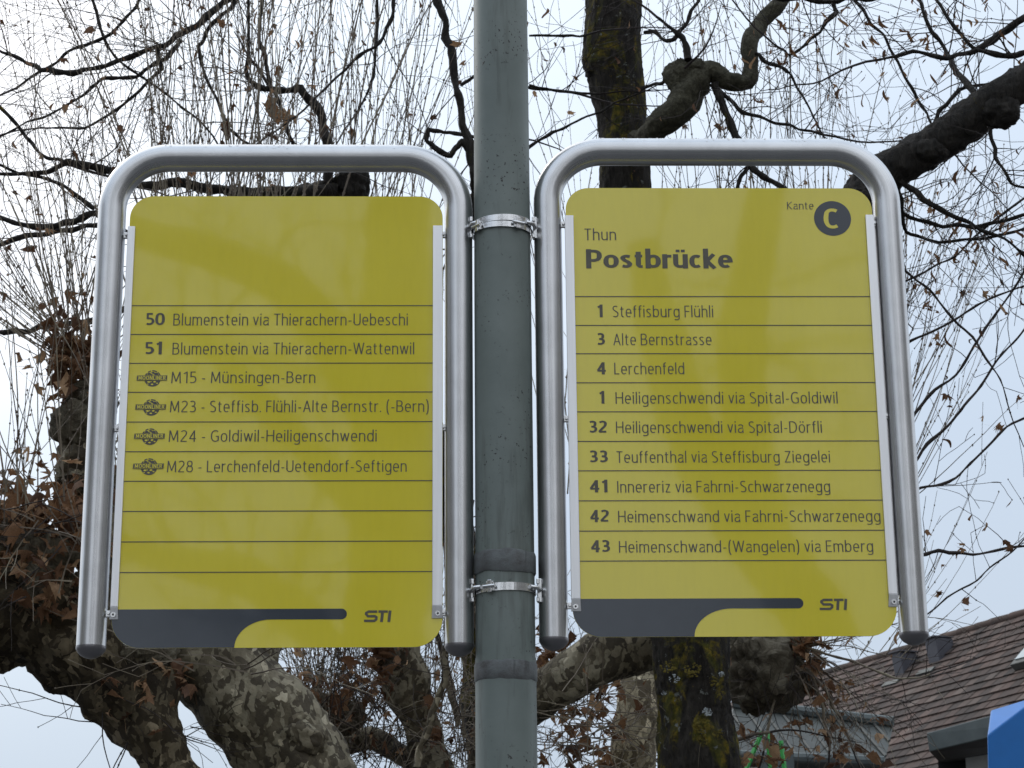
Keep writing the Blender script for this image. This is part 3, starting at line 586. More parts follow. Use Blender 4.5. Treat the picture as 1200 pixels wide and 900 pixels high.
# ------------------------------------------------------------------ vegetation
def lumpy(amp, freq, fine=.25, seed=0):
    off = Vector((seed*7.3, seed*3.1, seed*1.7))
    def f(p, r):
        q = p+off
        return r*(amp*noise.noise(q*freq)+amp*.5*noise.noise(q*freq*2.3)+fine*amp*noise.noise(q*freq*7))
    return f
def furrow(amp, seed=0):
    off = Vector((seed*7.3, seed*3.1, seed*1.7))
    def f(p, r):
        q = p+off
        return r*amp*(.9*noise.noise(Vector((q.x*6, q.y*6, q.z*3)))+.8*abs(noise.noise(Vector((q.x*34, q.y*34, q.z*7))))+.3*noise.noise(q*60))
    return f
class Tree:
    def __init__(s, name, label, cat, base, seed, group=None):
        s.o = thing(name, label, cat, base, group); s.rng = random.Random(seed); s.tw = MB(); s.tw2 = MB(); s.leaves = []; s.bract = []; s.seed = seed
    def limb(s, pix, m, name='limb', sides=36, step=.03, disp=None, out=False):
        """pix: (photo x, photo y, depth, radius in photo pixels) or (Vector, radius)"""
        cp = [(p[0], p[1]) if isinstance(p[0], Vector) else (U(p[0], p[1], p[2]), p[3]*px2m(p[2])) for p in pix]
        P, Rr = cr(cp, step); b = MB(); b.tube(P, Rr, sides, disp); b.build(name, m, s.o, True)
        return P, Rr
    def burl(s, x, y, Y, r, scl=(1, 1, 1.1), amp=.34, freq=7, m=None):
        b = MB(); c = U(x, y, Y); b.blob(c, r*px2m(Y), scl, lumpy(amp, freq, .5, s.seed+x), 48); b.build('burl', m or BURL, s.o, True); return c
    # -------- twigs
    def twig(s, p, d, L, r, kind, lvl=0, mb=None):
        g = s.rng; mb = mb or s.tw
        st = {'shoot': .07, 'lin': .045, 'fine': .04}[kind]; n = max(3, int(L/st)); pts = [p.copy()]; d = d.normalized(); rad = [r]
        wander = {'shoot': .05, 'lin': .17, 'fine': .15}[kind]; grav = {'shoot': .022, 'lin': .015, 'fine': -.015}[kind]
        bend = Vector((g.gauss(0, 1), g.gauss(0, 1), g.gauss(0, 1)))*wander*.35; q = p.copy()
        for i in range(n):
            d = (d+Vector((g.gauss(0, wander), g.gauss(0, wander), g.gauss(0, wander)))*.6+bend*.35+Vector((0, 0, grav))).normalized()
            q = q+d*st; pts.append(q.copy()); t = (i+1)/n; rr = r*(1-.72*t); rad.append(max(rr, .0011))
            if kind == 'shoot':
                if lvl == 0 and i > 2 and g.random() < .075: s.twig(q, (d+Vector((g.gauss(0, .5), g.gauss(0, .5), g.uniform(.0, .5)))).normalized(), L*g.uniform(.12, .4), max(rr*.55, .0014), 'shoot', 1, mb)
                if g.random() < .55: mb.blob(q+Vector((g.uniform(-1, 1), g.uniform(-1, 1), 0))*rad[-1], rad[-1]*1.2+.0022, (1, 1, 1.7), None, 4)
                if g.random() < .035: s.leaves.append((q.copy(), g.uniform(.025, .06)))
            else:
                if i > 0 and lvl < 3 and g.random() < (.34 if lvl < 2 else .2):
                    ax = Vector((g.gauss(0, 1), g.gauss(0, 1), g.gauss(0, 1))).cross(d)
                    if ax.length > .01:
                        dd = (d+ax.normalized()*g.uniform(.6, 1.3)).normalized(); s.twig(q, dd, min(L*.8, L*(1-t*.6)*g.uniform(.3, .65)), max(rr*.62, .0011), kind, lvl+1, mb)
                if g.random() < .10: mb.blob(q, rad[-1]*1.1+.0014, (1, 1, 1.4), None, 4)
                if lvl >= 1 and g.random() < .030: s.bract.append((q.copy(), g.uniform(.03, .065)))
        mb.tube(pts, rad, 3 if r < .004 else 5, cap=False)
    def side(s, path, kind, k, L, r, skip=0, up=0):
        """k side twigs scattered along a limb path"""
        P, Rr = path; g = s.rng; n = len(P)
        for _ in range(k):
            i = g.randint(int(n*skip), n-2); t = (P[i+1]-P[i]).normalized(); a = Vector((g.gauss(0, 1), g.gauss(0, 1), g.gauss(0, 1)+up)); a = (a-t*a.dot(t)).normalized()
            s.twig(P[i]+a*Rr[i]*.8, (a+t*g.uniform(.2, .9)).normalized(), L*g.uniform(.4, 1.2), min(r, Rr[i]*.8)*g.uniform(.6, 1), kind, 0 if L > .5 else 1)
    def branch(s, pix, k=10, L=.6, r=.0035, kind='lin', name='branch', m=None):
        g = s.rng; cp = []
        for i, q in enumerate(pix):
            a = U(q[0], q[1], q[2]); cp.append((a, q[3]*px2m(q[2])*.9))
            if i < len(pix)-1:
                c = U(pix[i+1][0], pix[i+1][1], pix[i+1][2]); l = (c-a).length
                for f in (.33, .67): cp.append((a.lerp(c, f)+Vector((g.gauss(0, 1), g.gauss(0, 1), g.gauss(0, 1)))*l*.032, (q[3]*(1-f)+pix[i+1][3]*f)*px2m(q[2])*.9*g.uniform(.88, 1.15)))
        path = s.limb(cp, m or LINDARK, name, 8, .022, lumpy(.45, 26, .4, s.seed)); s.side(path, kind, k, L, r)
        P, Rr = path; s.twig(P[-1], (P[-1]-P[-3]).normalized(), L*1.1, Rr[-1], kind, 0); return path
    def shoots(s, c, n, L, spread=.35, tilt=(0, 0), r=.0042, rad=.1, mb=None):
        g = s.rng; n = int(n*(.60 if L > 1.6 else .75)); r *= .82; spread *= 1.25 if L > 1.6 else 1
        for _ in range(n):
            a = g.uniform(0, 6.283); k = abs(g.gauss(0, spread)); d = Vector((math.cos(a)*k+tilt[0], math.sin(a)*k*.8+tilt[1], 1)).normalized()
            p = c+Vector((g.uniform(-rad, rad), g.uniform(-rad, rad), g.uniform(-rad*.4, rad*.6)))
            s.twig(p, d, L*g.uniform(.45, 1.15), r*g.uniform(.6, 1.15), 'shoot', 0, mb or s.tw2)
    def leafclump(s, c, n, rad, size=(.05, .12), scl=(1, 1, .7)):
        g = s.rng
        for _ in range(n):
            v = Vector((g.gauss(0, 1)*scl[0], g.gauss(0, 1)*scl[1], g.gauss(0, 1)*scl[2]))*rad*.55; s.leaves.append((c+v, g.uniform(*size)))
    def finish(s, maxleaf=240):
        if s.tw.v: s.tw.build('twigs', TWIGD, s.o, False, kind='stuff')
        if s.tw2.v: s.tw2.build('shoots', TWIGL, s.o, False, kind='stuff')
        g = s.rng; o3 = s.o.location
        s.leaves.sort(key=lambda l: -l[1]/l[0].y); rest = MB()
        for i, (p, sz) in enumerate(s.leaves):
            me = LEAFM[g.randrange(len(LEAFM))]; rot = Matrix.Rotation(g.uniform(0, 6.28), 4, 'Z')@Matrix.Rotation(g.gauss(math.pi*.75, .6), 4, 'X')@Matrix.Rotation(g.uniform(0, 6.28), 4, 'Z')
            sc3 = Matrix.Diagonal((sz*g.uniform(.7, 1.1), sz*g.uniform(.75, 1.1), sz, 1))
            if i < maxleaf:
                o = bpy.data.objects.new('leaf', me); COL.objects.link(o); o.parent = s.o; o.matrix_local = Matrix.Translation(p-o3)@rot@sc3
            else:
                b0 = len(rest.v); Mx = Matrix.Translation(p)@rot@sc3; rest.v += [Mx@v.co for v in me.vertices]; rest.f += [tuple(b0+k for k in f.vertices) for f in me.polygons]
        if rest.v: rest.build('dead_leaves', LEAF, s.o, True, kind='stuff')
        if s.bract:
            br = MB()
            for p, sz in s.bract:
                me = BRM[g.randrange(len(BRM))]; b0 = len(br.v); Mx = Matrix.Translation(p)@Matrix.Rotation(g.uniform(0, 6.28), 4, 'Z')@Matrix.Rotation(g.gauss(0, .5), 4, 'X')@Matrix.Diagonal((sz*.8, sz*.8, sz*g.uniform(.4, .85), 1))
                br.v += [Mx@v.co for v in me.vertices]; br.f += [tuple(b0+k for k in f.vertices) for f in me.polygons]
            br.build('hanging_bracts', LEAF, s.o, True, kind='stuff')
def leaf_mesh(seed):
    g = random.Random(seed); out = []; n = 14; k1 = g.uniform(1.8, 4.2); k2 = g.uniform(-.8, 1.2)
    radii = [.30, .95, .50, 1.0, .55, 1.15, .55, 1.0, .50, .95, .32, .30, .12, .28]
    def bend(x, y):
        a = x*k1; xx = math.sin(a)/k1; z = (1-math.cos(a))/k1+.28*math.sin(y*2.2+seed)+.16*math.sin(7*x+5*y+seed); return (xx, y*.9, z+k2*y*y*.3)
    V = [bend(0, 0)]
    for ring in (.5, 1.0):
        for i in range(n):
            a = -math.pi/2+.25+2*math.pi*i/n; r = radii[i]*.5*ring*g.uniform(.85, 1.15); V.append(bend(r*math.cos(a), r*math.sin(a)))
    Fc = [(0, 1+i, 1+(i+1) % n) for i in range(n)]+[(1+i, 1+n+i, 1+n+(i+1) % n, 1+(i+1) % n) for i in range(n)]
    V += [bend(0, -.1), bend(.02, -.1), (V[0][0]+.05, -.9, .15), (V[0][0]+.07, -.9, .15)]; b = 1+2*n; Fc.append((b, b+1, b+3, b+2))
    me = bpy.data.meshes.new('leaf'); me.from_pydata(V, [], Fc); me.materials.append(LEAF); me.polygons.foreach_set('use_smooth', [True]*len(me.polygons)); return me
LEAFM = [leaf_mesh(k) for k in range(7)]
def bract_mesh(seed):
    g = random.Random(seed); V = []; Fc = []; n = 6
    for i in range(n+1):
        t = i/n; w_ = .13*math.sin(math.pi*(.08+.84*t)); c = .25*math.sin(t*2.6+seed); V += [(c-w_, .12*math.sin(t*4+seed), -t), (c+w_, .12*math.sin(t*4+seed)+.08, -t)]
    for i in range(n): Fc.append((2*i, 2*i+1, 2*i+3, 2*i+2))
    me = bpy.data.meshes.new('bract'); me.from_pydata(V, [], Fc); return me
BRM = [bract_mesh(k) for k in range(4)]

def gnd(x, y, Y): v = U(x, y, Y); return Vector((v.x, Y, 0))

# ---- left plane tree: two thick legs that merge, burls behind the left board's outer tube
A = Tree('plane_tree', 'mottled plane tree whose two thick crossing limbs pass under the left board', 'tree', gnd(300, 900, 7.0), 1, 'pollarded plane trees')
fork = U(285, 1120, 7.0)
A.limb([(gnd(300, 900, 7.0), .30), (fork, .26), (U(262, 1010, 7.0), .20)], PLANE, 'trunk', 48, .05, lumpy(.12, 5, .2, 1))
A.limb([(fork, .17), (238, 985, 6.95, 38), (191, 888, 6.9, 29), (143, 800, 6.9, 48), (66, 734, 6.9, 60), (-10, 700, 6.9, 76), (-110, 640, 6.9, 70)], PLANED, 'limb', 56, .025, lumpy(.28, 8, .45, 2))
A.limb([(fork, .19), (385, 985, 7.1, 52), (328, 872, 7.1, 55), (262, 792, 7.1, 54), (190, 730, 7.1, 54), (140, 660, 7.15, 46), (108, 590, 7.2, 34), (92, 520, 7.2, 26)], PLANE, 'limb', 48, .03, lumpy(.22, 6, .35, 3))
A.limb([(262, 800, 7.15, 50), (300, 700, 7.3, 40), (330, 560, 7.5, 30), (300, 440, 7.6, 24)], PLANE, 'limb', 32, .04, lumpy(.2, 6, .3, 4))
A.limb([(300, 700, 7.3, 34), (230, 560, 7.7, 24), (215, 450, 7.8, 20)], PLANE, 'limb', 32, .04, lumpy(.2, 6, .3, 5))
A.burl(98, 560, 7.15, 34, (1, 1, 1.15), .5, 8, PLANE); A.burl(92, 500, 7.15, 26, (1, 1, 1.1), .5, 9); A.burl(108, 470, 7.15, 26, (1, 1, 1.2), .5, 9)
A.burl(30, 668, 6.85, 66, (1.1, 1, .9), .5, 6); A.burl(110, 705, 6.85, 36, (1, 1, 1), .4, 8); A.burl(172, 768, 6.85, 30, (1.2, 1, .8), .4, 9)
A.burl(352, 866, 7.0, 26, (1.3, 1, .8), .35, 8, PLANE)
A.burl(300, 430, 7.6, 34); A.burl(215, 440, 7.8, 30)
kn = U(90, 425, 7.15); A.leafclump(kn, 170, .15, (.055, .115), (.75, 1, .85)); A.shoots(kn, 46, 1.5, .55, (-.15, 0), .0042, .07); A.shoots(kn, 30, .9, .6, (-1.5, 0), .004, .06)
k2 = U(30, 628, 6.8); A.leafclump(k2, 380, .25, (.06, .125), (1.1, .8, .75)); A.shoots(k2, 46, 1.1, .5, (-.1, -.2), .0042, .25)
for _ in range(16): A.twig(U(A.rng.uniform(-10, 95), A.rng.uniform(590, 700), 6.5), Vector((A.rng.gauss(0, 1), -.3, A.rng.gauss(0, .8))), A.rng.uniform(.15, .45), .003, 'fine', 1, A.tw2 if _ % 2 else A.tw)
A.leafclump(U(60, 690, 6.65), 45, .14, (.05, .10)); A.leafclump(U(215, 790, 6.75), 8, .10, (.06, .09)); A.leafclump(U(162, 820, 6.75), 14, .14, (.05, .08))
A.shoots(U(300, 420, 7.6), 70, 3.0, .20, (0, 0), .0046, .16); A.shoots(U(215, 430, 7.8), 66, 2.8, .22, (-.05, 0), .0046, .16)
A.shoots(U(150, 640, 7.1), 20, 2.2, .3, (-.05, 0), .004, .15)
for _ in range(8): A.twig(U(A.rng.uniform(60, 330), A.rng.uniform(740, 800), 6.75), Vector((A.rng.gauss(0, 1), -.5, A.rng.uniform(-.2, 1))), A.rng.uniform(.2, .6), .003, 'fine', 1, A.tw2)
for x, y, n in ((90, 800, 1), (150, 870, 2), (120, 835, 1)):
    for _ in range(n): A.twig(U(x, y, 6.8), Vector((A.rng.gauss(-.1, .8), A.rng.gauss(0, .4), A.rng.uniform(-.9, .1))), A.rng.uniform(.3, .75), .0026, 'fine', 1)
# twigs dipping into the sky below the left limb
for x, y in ((155, 850), (118, 832)):
    A.twig(U(x, y, 6.9), Vector((-1, 0, -.05+.35*A.rng.random())), .5, .0028, 'lin', 2)
for _ in range(4): A.twig(U(A.rng.uniform(205, 225), A.rng.uniform(835, 880), 6.95), Vector((A.rng.uniform(.3, 1), 0, A.rng.uniform(-.4, .8))), .22, .0025, 'fine', 1)
A.finish()

# ---- plane tree behind the pole: leaning mottled stem and a limb that crosses right
Dt = Tree('plane_tree', 'mottled plane tree just behind the pole, one stem left and one limb right', 'tree', gnd(560, 900, 8.6), 2, 'pollarded plane trees')
f2 = U(545, 1010, 8.6)
Dt.limb([(gnd(560, 900, 8.6), .24), (U(552, 1150, 8.6), .2), (f2, .16)], PLANE, 'trunk', 40, .05, lumpy(.12, 5, .2, 7))
Dt.limb([(f2, .13), (515, 925, 8.6, 24), (498, 862, 8.6, 19), (480, 808, 8.55, 26), (466, 760, 8.5, 24), (440, 680, 8.5, 24), (430, 560, 8.5, 20), (420, 460, 8.5, 17)], PLANE, 'limb', 36, .03, lumpy(.3, 9, .3, 8))
Dt.limb([(f2, .14), (575, 900, 8.4, 26), (605, 838, 8.2, 25), (650, 806, 8.0, 27), (700, 775, 7.9, 30), (765, 752, 7.9, 30), (800, 700, 7.9, 28), (850, 560, 8.0, 22), (860, 450, 8.0, 18)], PLANE, 'limb', 40, .03, lumpy(.2, 7, .3, 9))
Dt.limb([(330, 905, 8.9, 8), (392, 878, 8.9, 12), (435, 866, 8.9, 13), (470, 884, 8.8, 12), (510, 905, 8.7, 14)], PLANE, 'limb', 20, .03, lumpy(.25, 12, .3, 10))
Dt.burl(420, 450, 8.5, 28); Dt.burl(452, 770, 8.35, 14, (1, 1, 1.3), .4, 12); Dt.burl(866, 440, 8.0, 28)
Dt.leafclump(U(446, 772, 8.3), 40, .10, (.06, .10), (.6, .6, 1)); Dt.leafclump(U(390, 812, 8.6), 60, .17, (.05, .10), (1.3, 1, .6)); Dt.burl(385, 842, 8.7, 26, (1.4, 1, .8), .4, 9)
Dt.leafclump(U(512, 845, 8.4), 18, .10, (.05, .09), (.5, .5, 1.6)); Dt.leafclump(U(650, 760, 8.1), 46, .10, (.06, .10), (.8, 1, .9)); Dt.leafclump(U(640, 780, 8.6), 20, .14, (.05, .09))
Dt.leafclump(U(430, 890, 8.5), 26, .22, (.05, .09), (1.5, 1, .6)); Dt.leafclump(U(680, 868, 8.8), 60, .20, (.06, .11), (1, 1, 1))
Dt.shoots(U(385, 850, 8.7), 120, 1.1, .75, (0, 0), .0034, .14); Dt.shoots(U(450, 895, 8.8), 40, .9, .8, (.2, 0), .0034, .2); Dt.shoots(U(520, 905, 8.7), 70, 1.2, .5, (0, 0), .0034, .15)
Dt.shoots(U(420, 440, 8.5), 80, 3.2, .20, (.02, 0), .0046, .16); Dt.shoots(U(866, 430, 8.0), 34, 2.8, .15, (.03, 0), .0044, .16)
Dt.branch([(490, 900, 8.0, 5), (507, 835, 8.0, 4.6), (521, 775, 8.0, 4.2), (530, 700, 8.0, 4)], 6, .4, .003, 'fine', m=PLANE)
Dt.branch([(536, 850, 8.9, 4), (527, 800, 8.9, 5), (519, 770, 8.9, 4)], 4, .4, .003, 'fine', m=PLANE)
for _ in range(160): Dt.twig(U(Dt.rng.uniform(340, 560), Dt.rng.uniform(800, 930), Dt.rng.uniform(8.3, 9.3)), Vector((Dt.rng.gauss(0, 1), Dt.rng.gauss(0, .5), Dt.rng.gauss(.3, .8))), Dt.rng.uniform(.3, .8), .0028, 'fine', 1, Dt.tw if _ % 2 else Dt.tw2)
for _ in range(80): Dt.twig(U(Dt.rng.uniform(640, 705), Dt.rng.uniform(800, 910), Dt.rng.uniform(7.6, 8.9)), Vector((Dt.rng.gauss(0, 1), Dt.rng.gauss(0, .5), Dt.rng.gauss(.2, .7))), Dt.rng.uniform(.25, .7), .0028, 'fine', 1, Dt.tw2)
Dt.finish()

# ---- plane tree with the pale peeling trunk and the big knob right of the dark trunk
E_ = Tree('plane_tree', 'plane tree with pale peeling trunk and a large knob beside the mossy dark trunk', 'tree', gnd(742, 900, 9.2), 3, 'pollarded plane trees')
E_.limb([(gnd(735, 900, 9.2), .14), (U(738, 1100, 8.9), .12), (741, 900, 8.8, 27), (748, 820, 8.8, 24), (752, 770, 8.9, 24), (770, 690, 9.1, 26), (800, 600, 9.2, 24)], PLANEP, 'trunk', 40, .04, lumpy(.13, 7, .25, 12))
E_.limb([(770, 700, 9.2, 22), (830, 690, 8.9, 26), (880, 720, 8.6, 34), (900, 770, 8.5, 40)], PLANE, 'limb', 36, .03, lumpy(.25, 7, .3, 13))
E_.burl(894, 783, 8.3, 47, (1, 1, 1.0), .42, 7); E_.burl(872, 768, 8.4, 30, (1, 1, 1.2), .4, 9); E_.burl(918, 755, 8.4, 26, (1, 1, 1), .5, 9)
E_.limb([(800, 600, 9.2, 20), (900, 500, 9.0, 16), (960, 430, 9.0, 14)], PLANE, 'limb', 24, .05, lumpy(.2, 7, .3, 14)); E_.burl(965, 420, 9.0, 26)
E_.limb([(880, 720, 8.6, 20), (960, 680, 8.8, 15), (1010, 640, 8.8, 12)], PLANE, 'limb', 24, .05, lumpy(.2, 7, .3, 15)); E_.burl(1015, 630, 8.8, 22)
E_.shoots(U(965, 410, 9.0), 24, 2.6, .18, (.03, 0), .0044, .14); E_.shoots(U(1015, 620, 8.8), 60, 1.9, .35, (.45, 0), .0038, .12); E_.shoots(U(1020, 480, 8.8), 34, 1.5, .35, (.40, 0), .0036, .12); E_.shoots(U(1030, 760, 8.6), 12, .9, .4, (.8, 0), .0030, .1); E_.shoots(U(700, 600, 9.4), 34, 3.4, .13, (.0, 0), .0046, .2)
kb = U(948, 775, 8.3); E_.leafclump(kb, 22, .12, (.06, .11), (.6, .8, 1)); E_.leafclump(U(942, 752, 8.2), 16, .07, (.07, .12))
for _ in range(22):
    g = E_.rng; E_.twig(U(g.uniform(928, 942), g.uniform(745, 800), 8.2), Vector((g.uniform(.2, 1.2), g.gauss(0, .5), g.gauss(-.25, .5))), g.uniform(.35, .9), .0034, 'fine', 0 if _ % 3 == 0 else 1, E_.tw2)
for x0, x1, y0, y1, n in ((930, 1000, 765, 890, 40), (865, 925, 850, 900, 26), (1005, 1050, 800, 900, 7), (955, 995, 850, 895, 14), (700, 730, 800, 900, 22)):
    for _ in range(n): E_.leaves.append((U(E_.rng.uniform(x0, x1), E_.rng.uniform(y0, y1), E_.rng.uniform(8.0, 8.6)), E_.rng.uniform(.045, .09)))
for pts in ([(935, 770, 8.2, 2), (960, 800, 8.2, 2), (985, 840, 8.2, 1.6), (1000, 880, 8.2, 1.3)], [(930, 780, 8.2, 2.4), (950, 790, 8.2, 2), (965, 830, 8.2, 1.8), (972, 880, 8.2, 1.4)], [(930, 755, 8.2, 2), (1000, 775, 8.1, 1.6), (1050, 795, 8.0, 1.4), (1090, 790, 8, 1.1)],
            [(860, 868, 8.1, 2.6), (885, 860, 8.1, 2.4), (902, 858, 8.1, 1.6)], [(925, 790, 8.2, 2), (905, 830, 8.2, 1.8), (895, 880, 8.2, 1.4)]):
    E_.branch(pts, 8, .35, .0024, 'fine', m=TWIGL)
E_.finish()

# ---- dark linden: trunk behind the right board, heavy limb to the right
C_ = Tree('linden_tree', 'dark linden tree, mossy trunk under the right board, black limb rising right', 'tree', gnd(818, 900, 7.6), 4, 'bare dark linden trees')
trunk = C_.limb([(gnd(820, 900, 7.6), .21), (U(820, 1150, 7.6), .17), (818, 900, 7.6, 46), (814, 830, 7.6, 42), (812, 765, 7.6, 43), (800, 620, 7.6, 46)], LINDEN, 'trunk', 72, .012, furrow(.16, 5))
C_.limb([(800, 625, 7.6, 45), (775, 440, 7.7, 36), (740, 280, 7.8, 32), (733, 200, 7.8, 31), (731, 150, 7.8, 30.5), (724, 100, 7.8, 33), (718, 60, 7.8, 36), (719, 10, 7.8, 36), (716, -60, 7.8, 34), (705, -220, 7.8, 28)], LINDEN, 'trunk', 64, .016, furrow(.14, 6))
C_.burl(705, 72, 7.78, 23, (1, 1, 1.5), .28, 7, LINDEN); C_.burl(1012, 232, 6.62, 22, (1.1, 1, 1), .4, 9, LINDARK); C_.burl(1172, 132, 6.5, 21, (1.2, 1, .9), .4, 9, LINDARK); C_.burl(1094, 178, 6.55, 15, (1.4, 1, .9), .4, 9, LINDARK)
# lichen rosettes
def rosette(x, y, n, sz, m, Yf):
    g = random.Random(int(x*y)); b = MB(); n = int(n*2.4); sz *= .8; c0 = U(x, y, Yf)
    for _ in range(n):
        a = g.uniform(0, 6.28); r = sz*math.sqrt(g.random()); c = c0+Vector((math.cos(a)*r, .004*g.random()+r*r*.8, math.sin(a)*r*.8)); b.blob(c, g.uniform(.05, .17)*sz, (1, .22, .8), lumpy(.9, 60), 8)
    b.build('lichen_patch', m, C_.o, True)
rosette(829, 834, 44, .022, LICH, 7.44); rosette(790, 795, 12, .025, LICH, 7.46)
rosette(846, 790, 20, .014, LICH, 7.46); rosette(778, 812, 20, .012, LICH, 7.46)
for x, y, n, sz in ((783, 782, 20, .035), (812, 785, 24, .04), (838, 798, 18, .03), (845, 815, 14, .025), (822, 850, 20, .04), (842, 860, 18, .03), (825, 866, 12, .03), (790, 775, 12, .02), (808, 760, 10, .02)): rosette(x, y, n, sz, LICHY, 7.44+abs(x-814)*.0009)
ARM = mat('grey_green_bark', rough=.85, spec=.2, build=lambda t, b: (t.links.new(ramp(t, tnoise(t, 34, 6, .75, dist=.6).outputs[0], [(.3, (.022, .020, .014)), (.5, (.060, .056, .038)), (.62, (.10, .094, .066)), (.78, (.20, .19, .14))]).outputs[0], b.inputs['Base Color']), bump(t, b, tnoise(t, 60, 5, .7).outputs[0], .8, .012)))
# knotted arm above the board
ka = C_.limb([(748, 168, 7.7, 14), (772, 148, 7.5, 16), (798, 124, 7.45, 19), (812, 98, 7.45, 20), (832, 84, 7.45, 13), (856, 96, 7.45, 12), (876, 96, 7.45, 11), (880, 74, 7.45, 9), (878, 52, 7.45, 10), (890, 28, 7.5, 10.5), (912, 4, 7.5, 9.5), (940, -40, 7.6, 8)], ARM, 'limb', 32, .02, lumpy(.32, 13, .4, 21))
C_.burl(800, 92, 7.45, 20, (1, 1, 1.35), .4, 12, ARM); C_.burl(812, 82, 7.43, 14, (1.3, 1, .9), .4, 14, ARM)
C_.branch([(836, 98, 7.4, 6.5), (848, 125, 7.4, 5.5), (863, 160, 7.4, 5), (882, 198, 7.4, 4.6), (920, 222, 7.4, 4), (960, 260, 7.4, 3)], 12, .5, .003)
C_.branch([(876, 196, 7.4, 3), (866, 212, 7.4, 3), (855, 240, 7.4, 2.4)], 3, .3, .002)
C_.branch([(838, 104, 7.4, 4), (870, 132, 7.4, 2.8), (925, 146, 7.4, 2.2), (965, 158, 7.4, 1.8)], 14, .5, .003)
C_.branch([(806, 70, 7.4, 5), (800, 45, 7.4, 4.5), (790, 36, 7.4, 3), (770, 20, 7.4, 2)], 6, .4, .003)
C_.branch([(885, 62, 7.4, 3), (900, 74, 7.4, 3), (918, 80, 7.4, 2.4), (928, 90, 7.4, 2)], 8, .4, .0026)
C_.branch([(745, 110, 7.7, 3), (775, 98, 7.5, 2.4), (800, 82, 7.4, 2)], 4, .3, .0024)
C_.branch([(756, 38, 7.7, 3), (790, 46, 7.5, 3), (806, 26, 7.5, 2.4), (820, -10, 7.5, 2)], 8, .5, .0026)
# heavy limb
hl = C_.limb([(796, 600, 7.55, 32), (850, 470, 7.2, 29), (930, 330, 6.9, 26), (996, 250, 6.7, 24), (1028, 212, 6.65, 23), (1075, 180, 6.6, 22), (1130, 145, 6.55, 22.5), (1185, 106, 6.5, 24), (1260, 60, 6.5, 24), (1400, -40, 6.5, 22)], LINDARK, 'limb', 56, .014, furrow(.30, 8))
for a in ([(1055, 212, 6.6, 5), (1080, 232, 6.6, 4.4), (1110, 250, 6.6, 3.2), (1150, 270, 6.6, 2.6), (1215, 312, 6.6, 2)], [(1045, 205, 6.6, 5), (1058, 250, 6.7, 3), (1105, 266, 6.7, 2.8), (1160, 262, 6.7, 2.6), (1215, 250, 6.7, 2.4)],
          [(1048, 225, 6.6, 4), (1062, 272, 6.8, 2.4), (1100, 284, 6.8, 2.2), (1150, 280, 6.8, 2), (1215, 262, 6.8, 1.6)], [(1092, 160, 6.6, 4), (1100, 130, 6.6, 3), (1125, 105, 6.6, 2.6), (1160, 98, 6.6, 2), (1210, 75, 6.6, 2)],
          [(1160, 150, 6.5, 3), (1166, 185, 6.5, 2.4), (1185, 215, 6.5, 2), (1215, 225, 6.5, 1.6)], [(1150, 120, 6.5, 5), (1110, 62, 6.8, 3), (1085, 22, 6.8, 2.5), (1070, -30, 6.8, 2)],
          [(1240, 0, 6.6, 7), (1180, 35, 6.6, 5.6), (1150, 55, 6.6, 4.6), (1110, 68, 6.6, 3.2), (1070, 60, 6.6, 2.6), (1030, 70, 6.6, 2)], [(1215, 60, 6.6, 5), (1180, 66, 6.6, 4), (1140, 56, 6.6, 3), (1110, 20, 6.6, 2.4), (1090, -20, 6.6, 2)]):
    C_.branch(a, 11, .5, .003)
C_.branch([(840, -30, 7.2, 5), (900, -6, 7.2, 4), (960, 2, 7.2, 3.5), (1015, 0, 7.2, 3), (1070, -14, 7.2, 2.5)], 18, .6, .0028)
C_.branch([(975, 2, 7.2, 3), (980, 15, 7.2, 3), (950, 45, 7.2, 2.4), (925, 65, 7.2, 2), (905, 50, 7.2, 1.6)], 12, .5, .0026)
C_.branch([(1000, 0, 7.2, 2.4), (1035, 40, 7.2, 2.2), (1060, 90, 7.2, 2), (1085, 130, 7.2, 1.8), (1095, 150, 7.2, 1.6)], 12, .5, .0026)
for c, n in (((940, 50), 26), ((1080, 30), 34), ((1160, 30), 24), ((1010, 60), 16), ((1150, 270), 28), ((1120, 330), 14)):
    for _ in range(n): C_.bract.append((U(C_.rng.gauss(c[0], 38), C_.rng.gauss(c[1], 26), 7), C_.rng.uniform(.035, .075)))
# loose twigs right of the board
for a in ([(1040, 300, 6.9, 2.4), (1090, 340, 6.9, 2), (1140, 395, 6.9, 1.8), (1180, 470, 6.9, 1.4)], [(1060, 330, 7, 2), (1120, 300, 7, 2), (1190, 240, 7, 1.8), (1240, 200, 7, 1.4)], [(1055, 410, 7, 2.2), (1100, 385, 7, 2), (1160, 350, 7, 1.6), (1220, 330, 7, 1.2)],
          [(1060, 500, 7, 3), (1120, 440, 7, 2.4), (1180, 350, 7, 2), (1230, 260, 7, 1.6)], [(1050, 560, 7, 2.8), (1110, 500, 7, 2.4), (1170, 420, 7, 2), (1230, 350, 7, 1.6)],
          [(1060, 580, 7, 2.6), (1120, 560, 7, 2.2), (1180, 500, 7, 1.8), (1240, 470, 7, 1.4)], [(1060, 655, 7, 3), (1100, 645, 7, 3.2), (1140, 650, 7, 2.4), (1200, 640, 7, 2)], [(1060, 740, 7, 1.8), (1110, 700, 7, 1.5), (1160, 665, 7, 1.2), (1230, 610, 7, 1)]):
    C_.branch([(q_[0], q_[1], q_[2], q_[3]*.8) for q_ in a], 4, .35, .0022, 'fine', m=TWIGD)
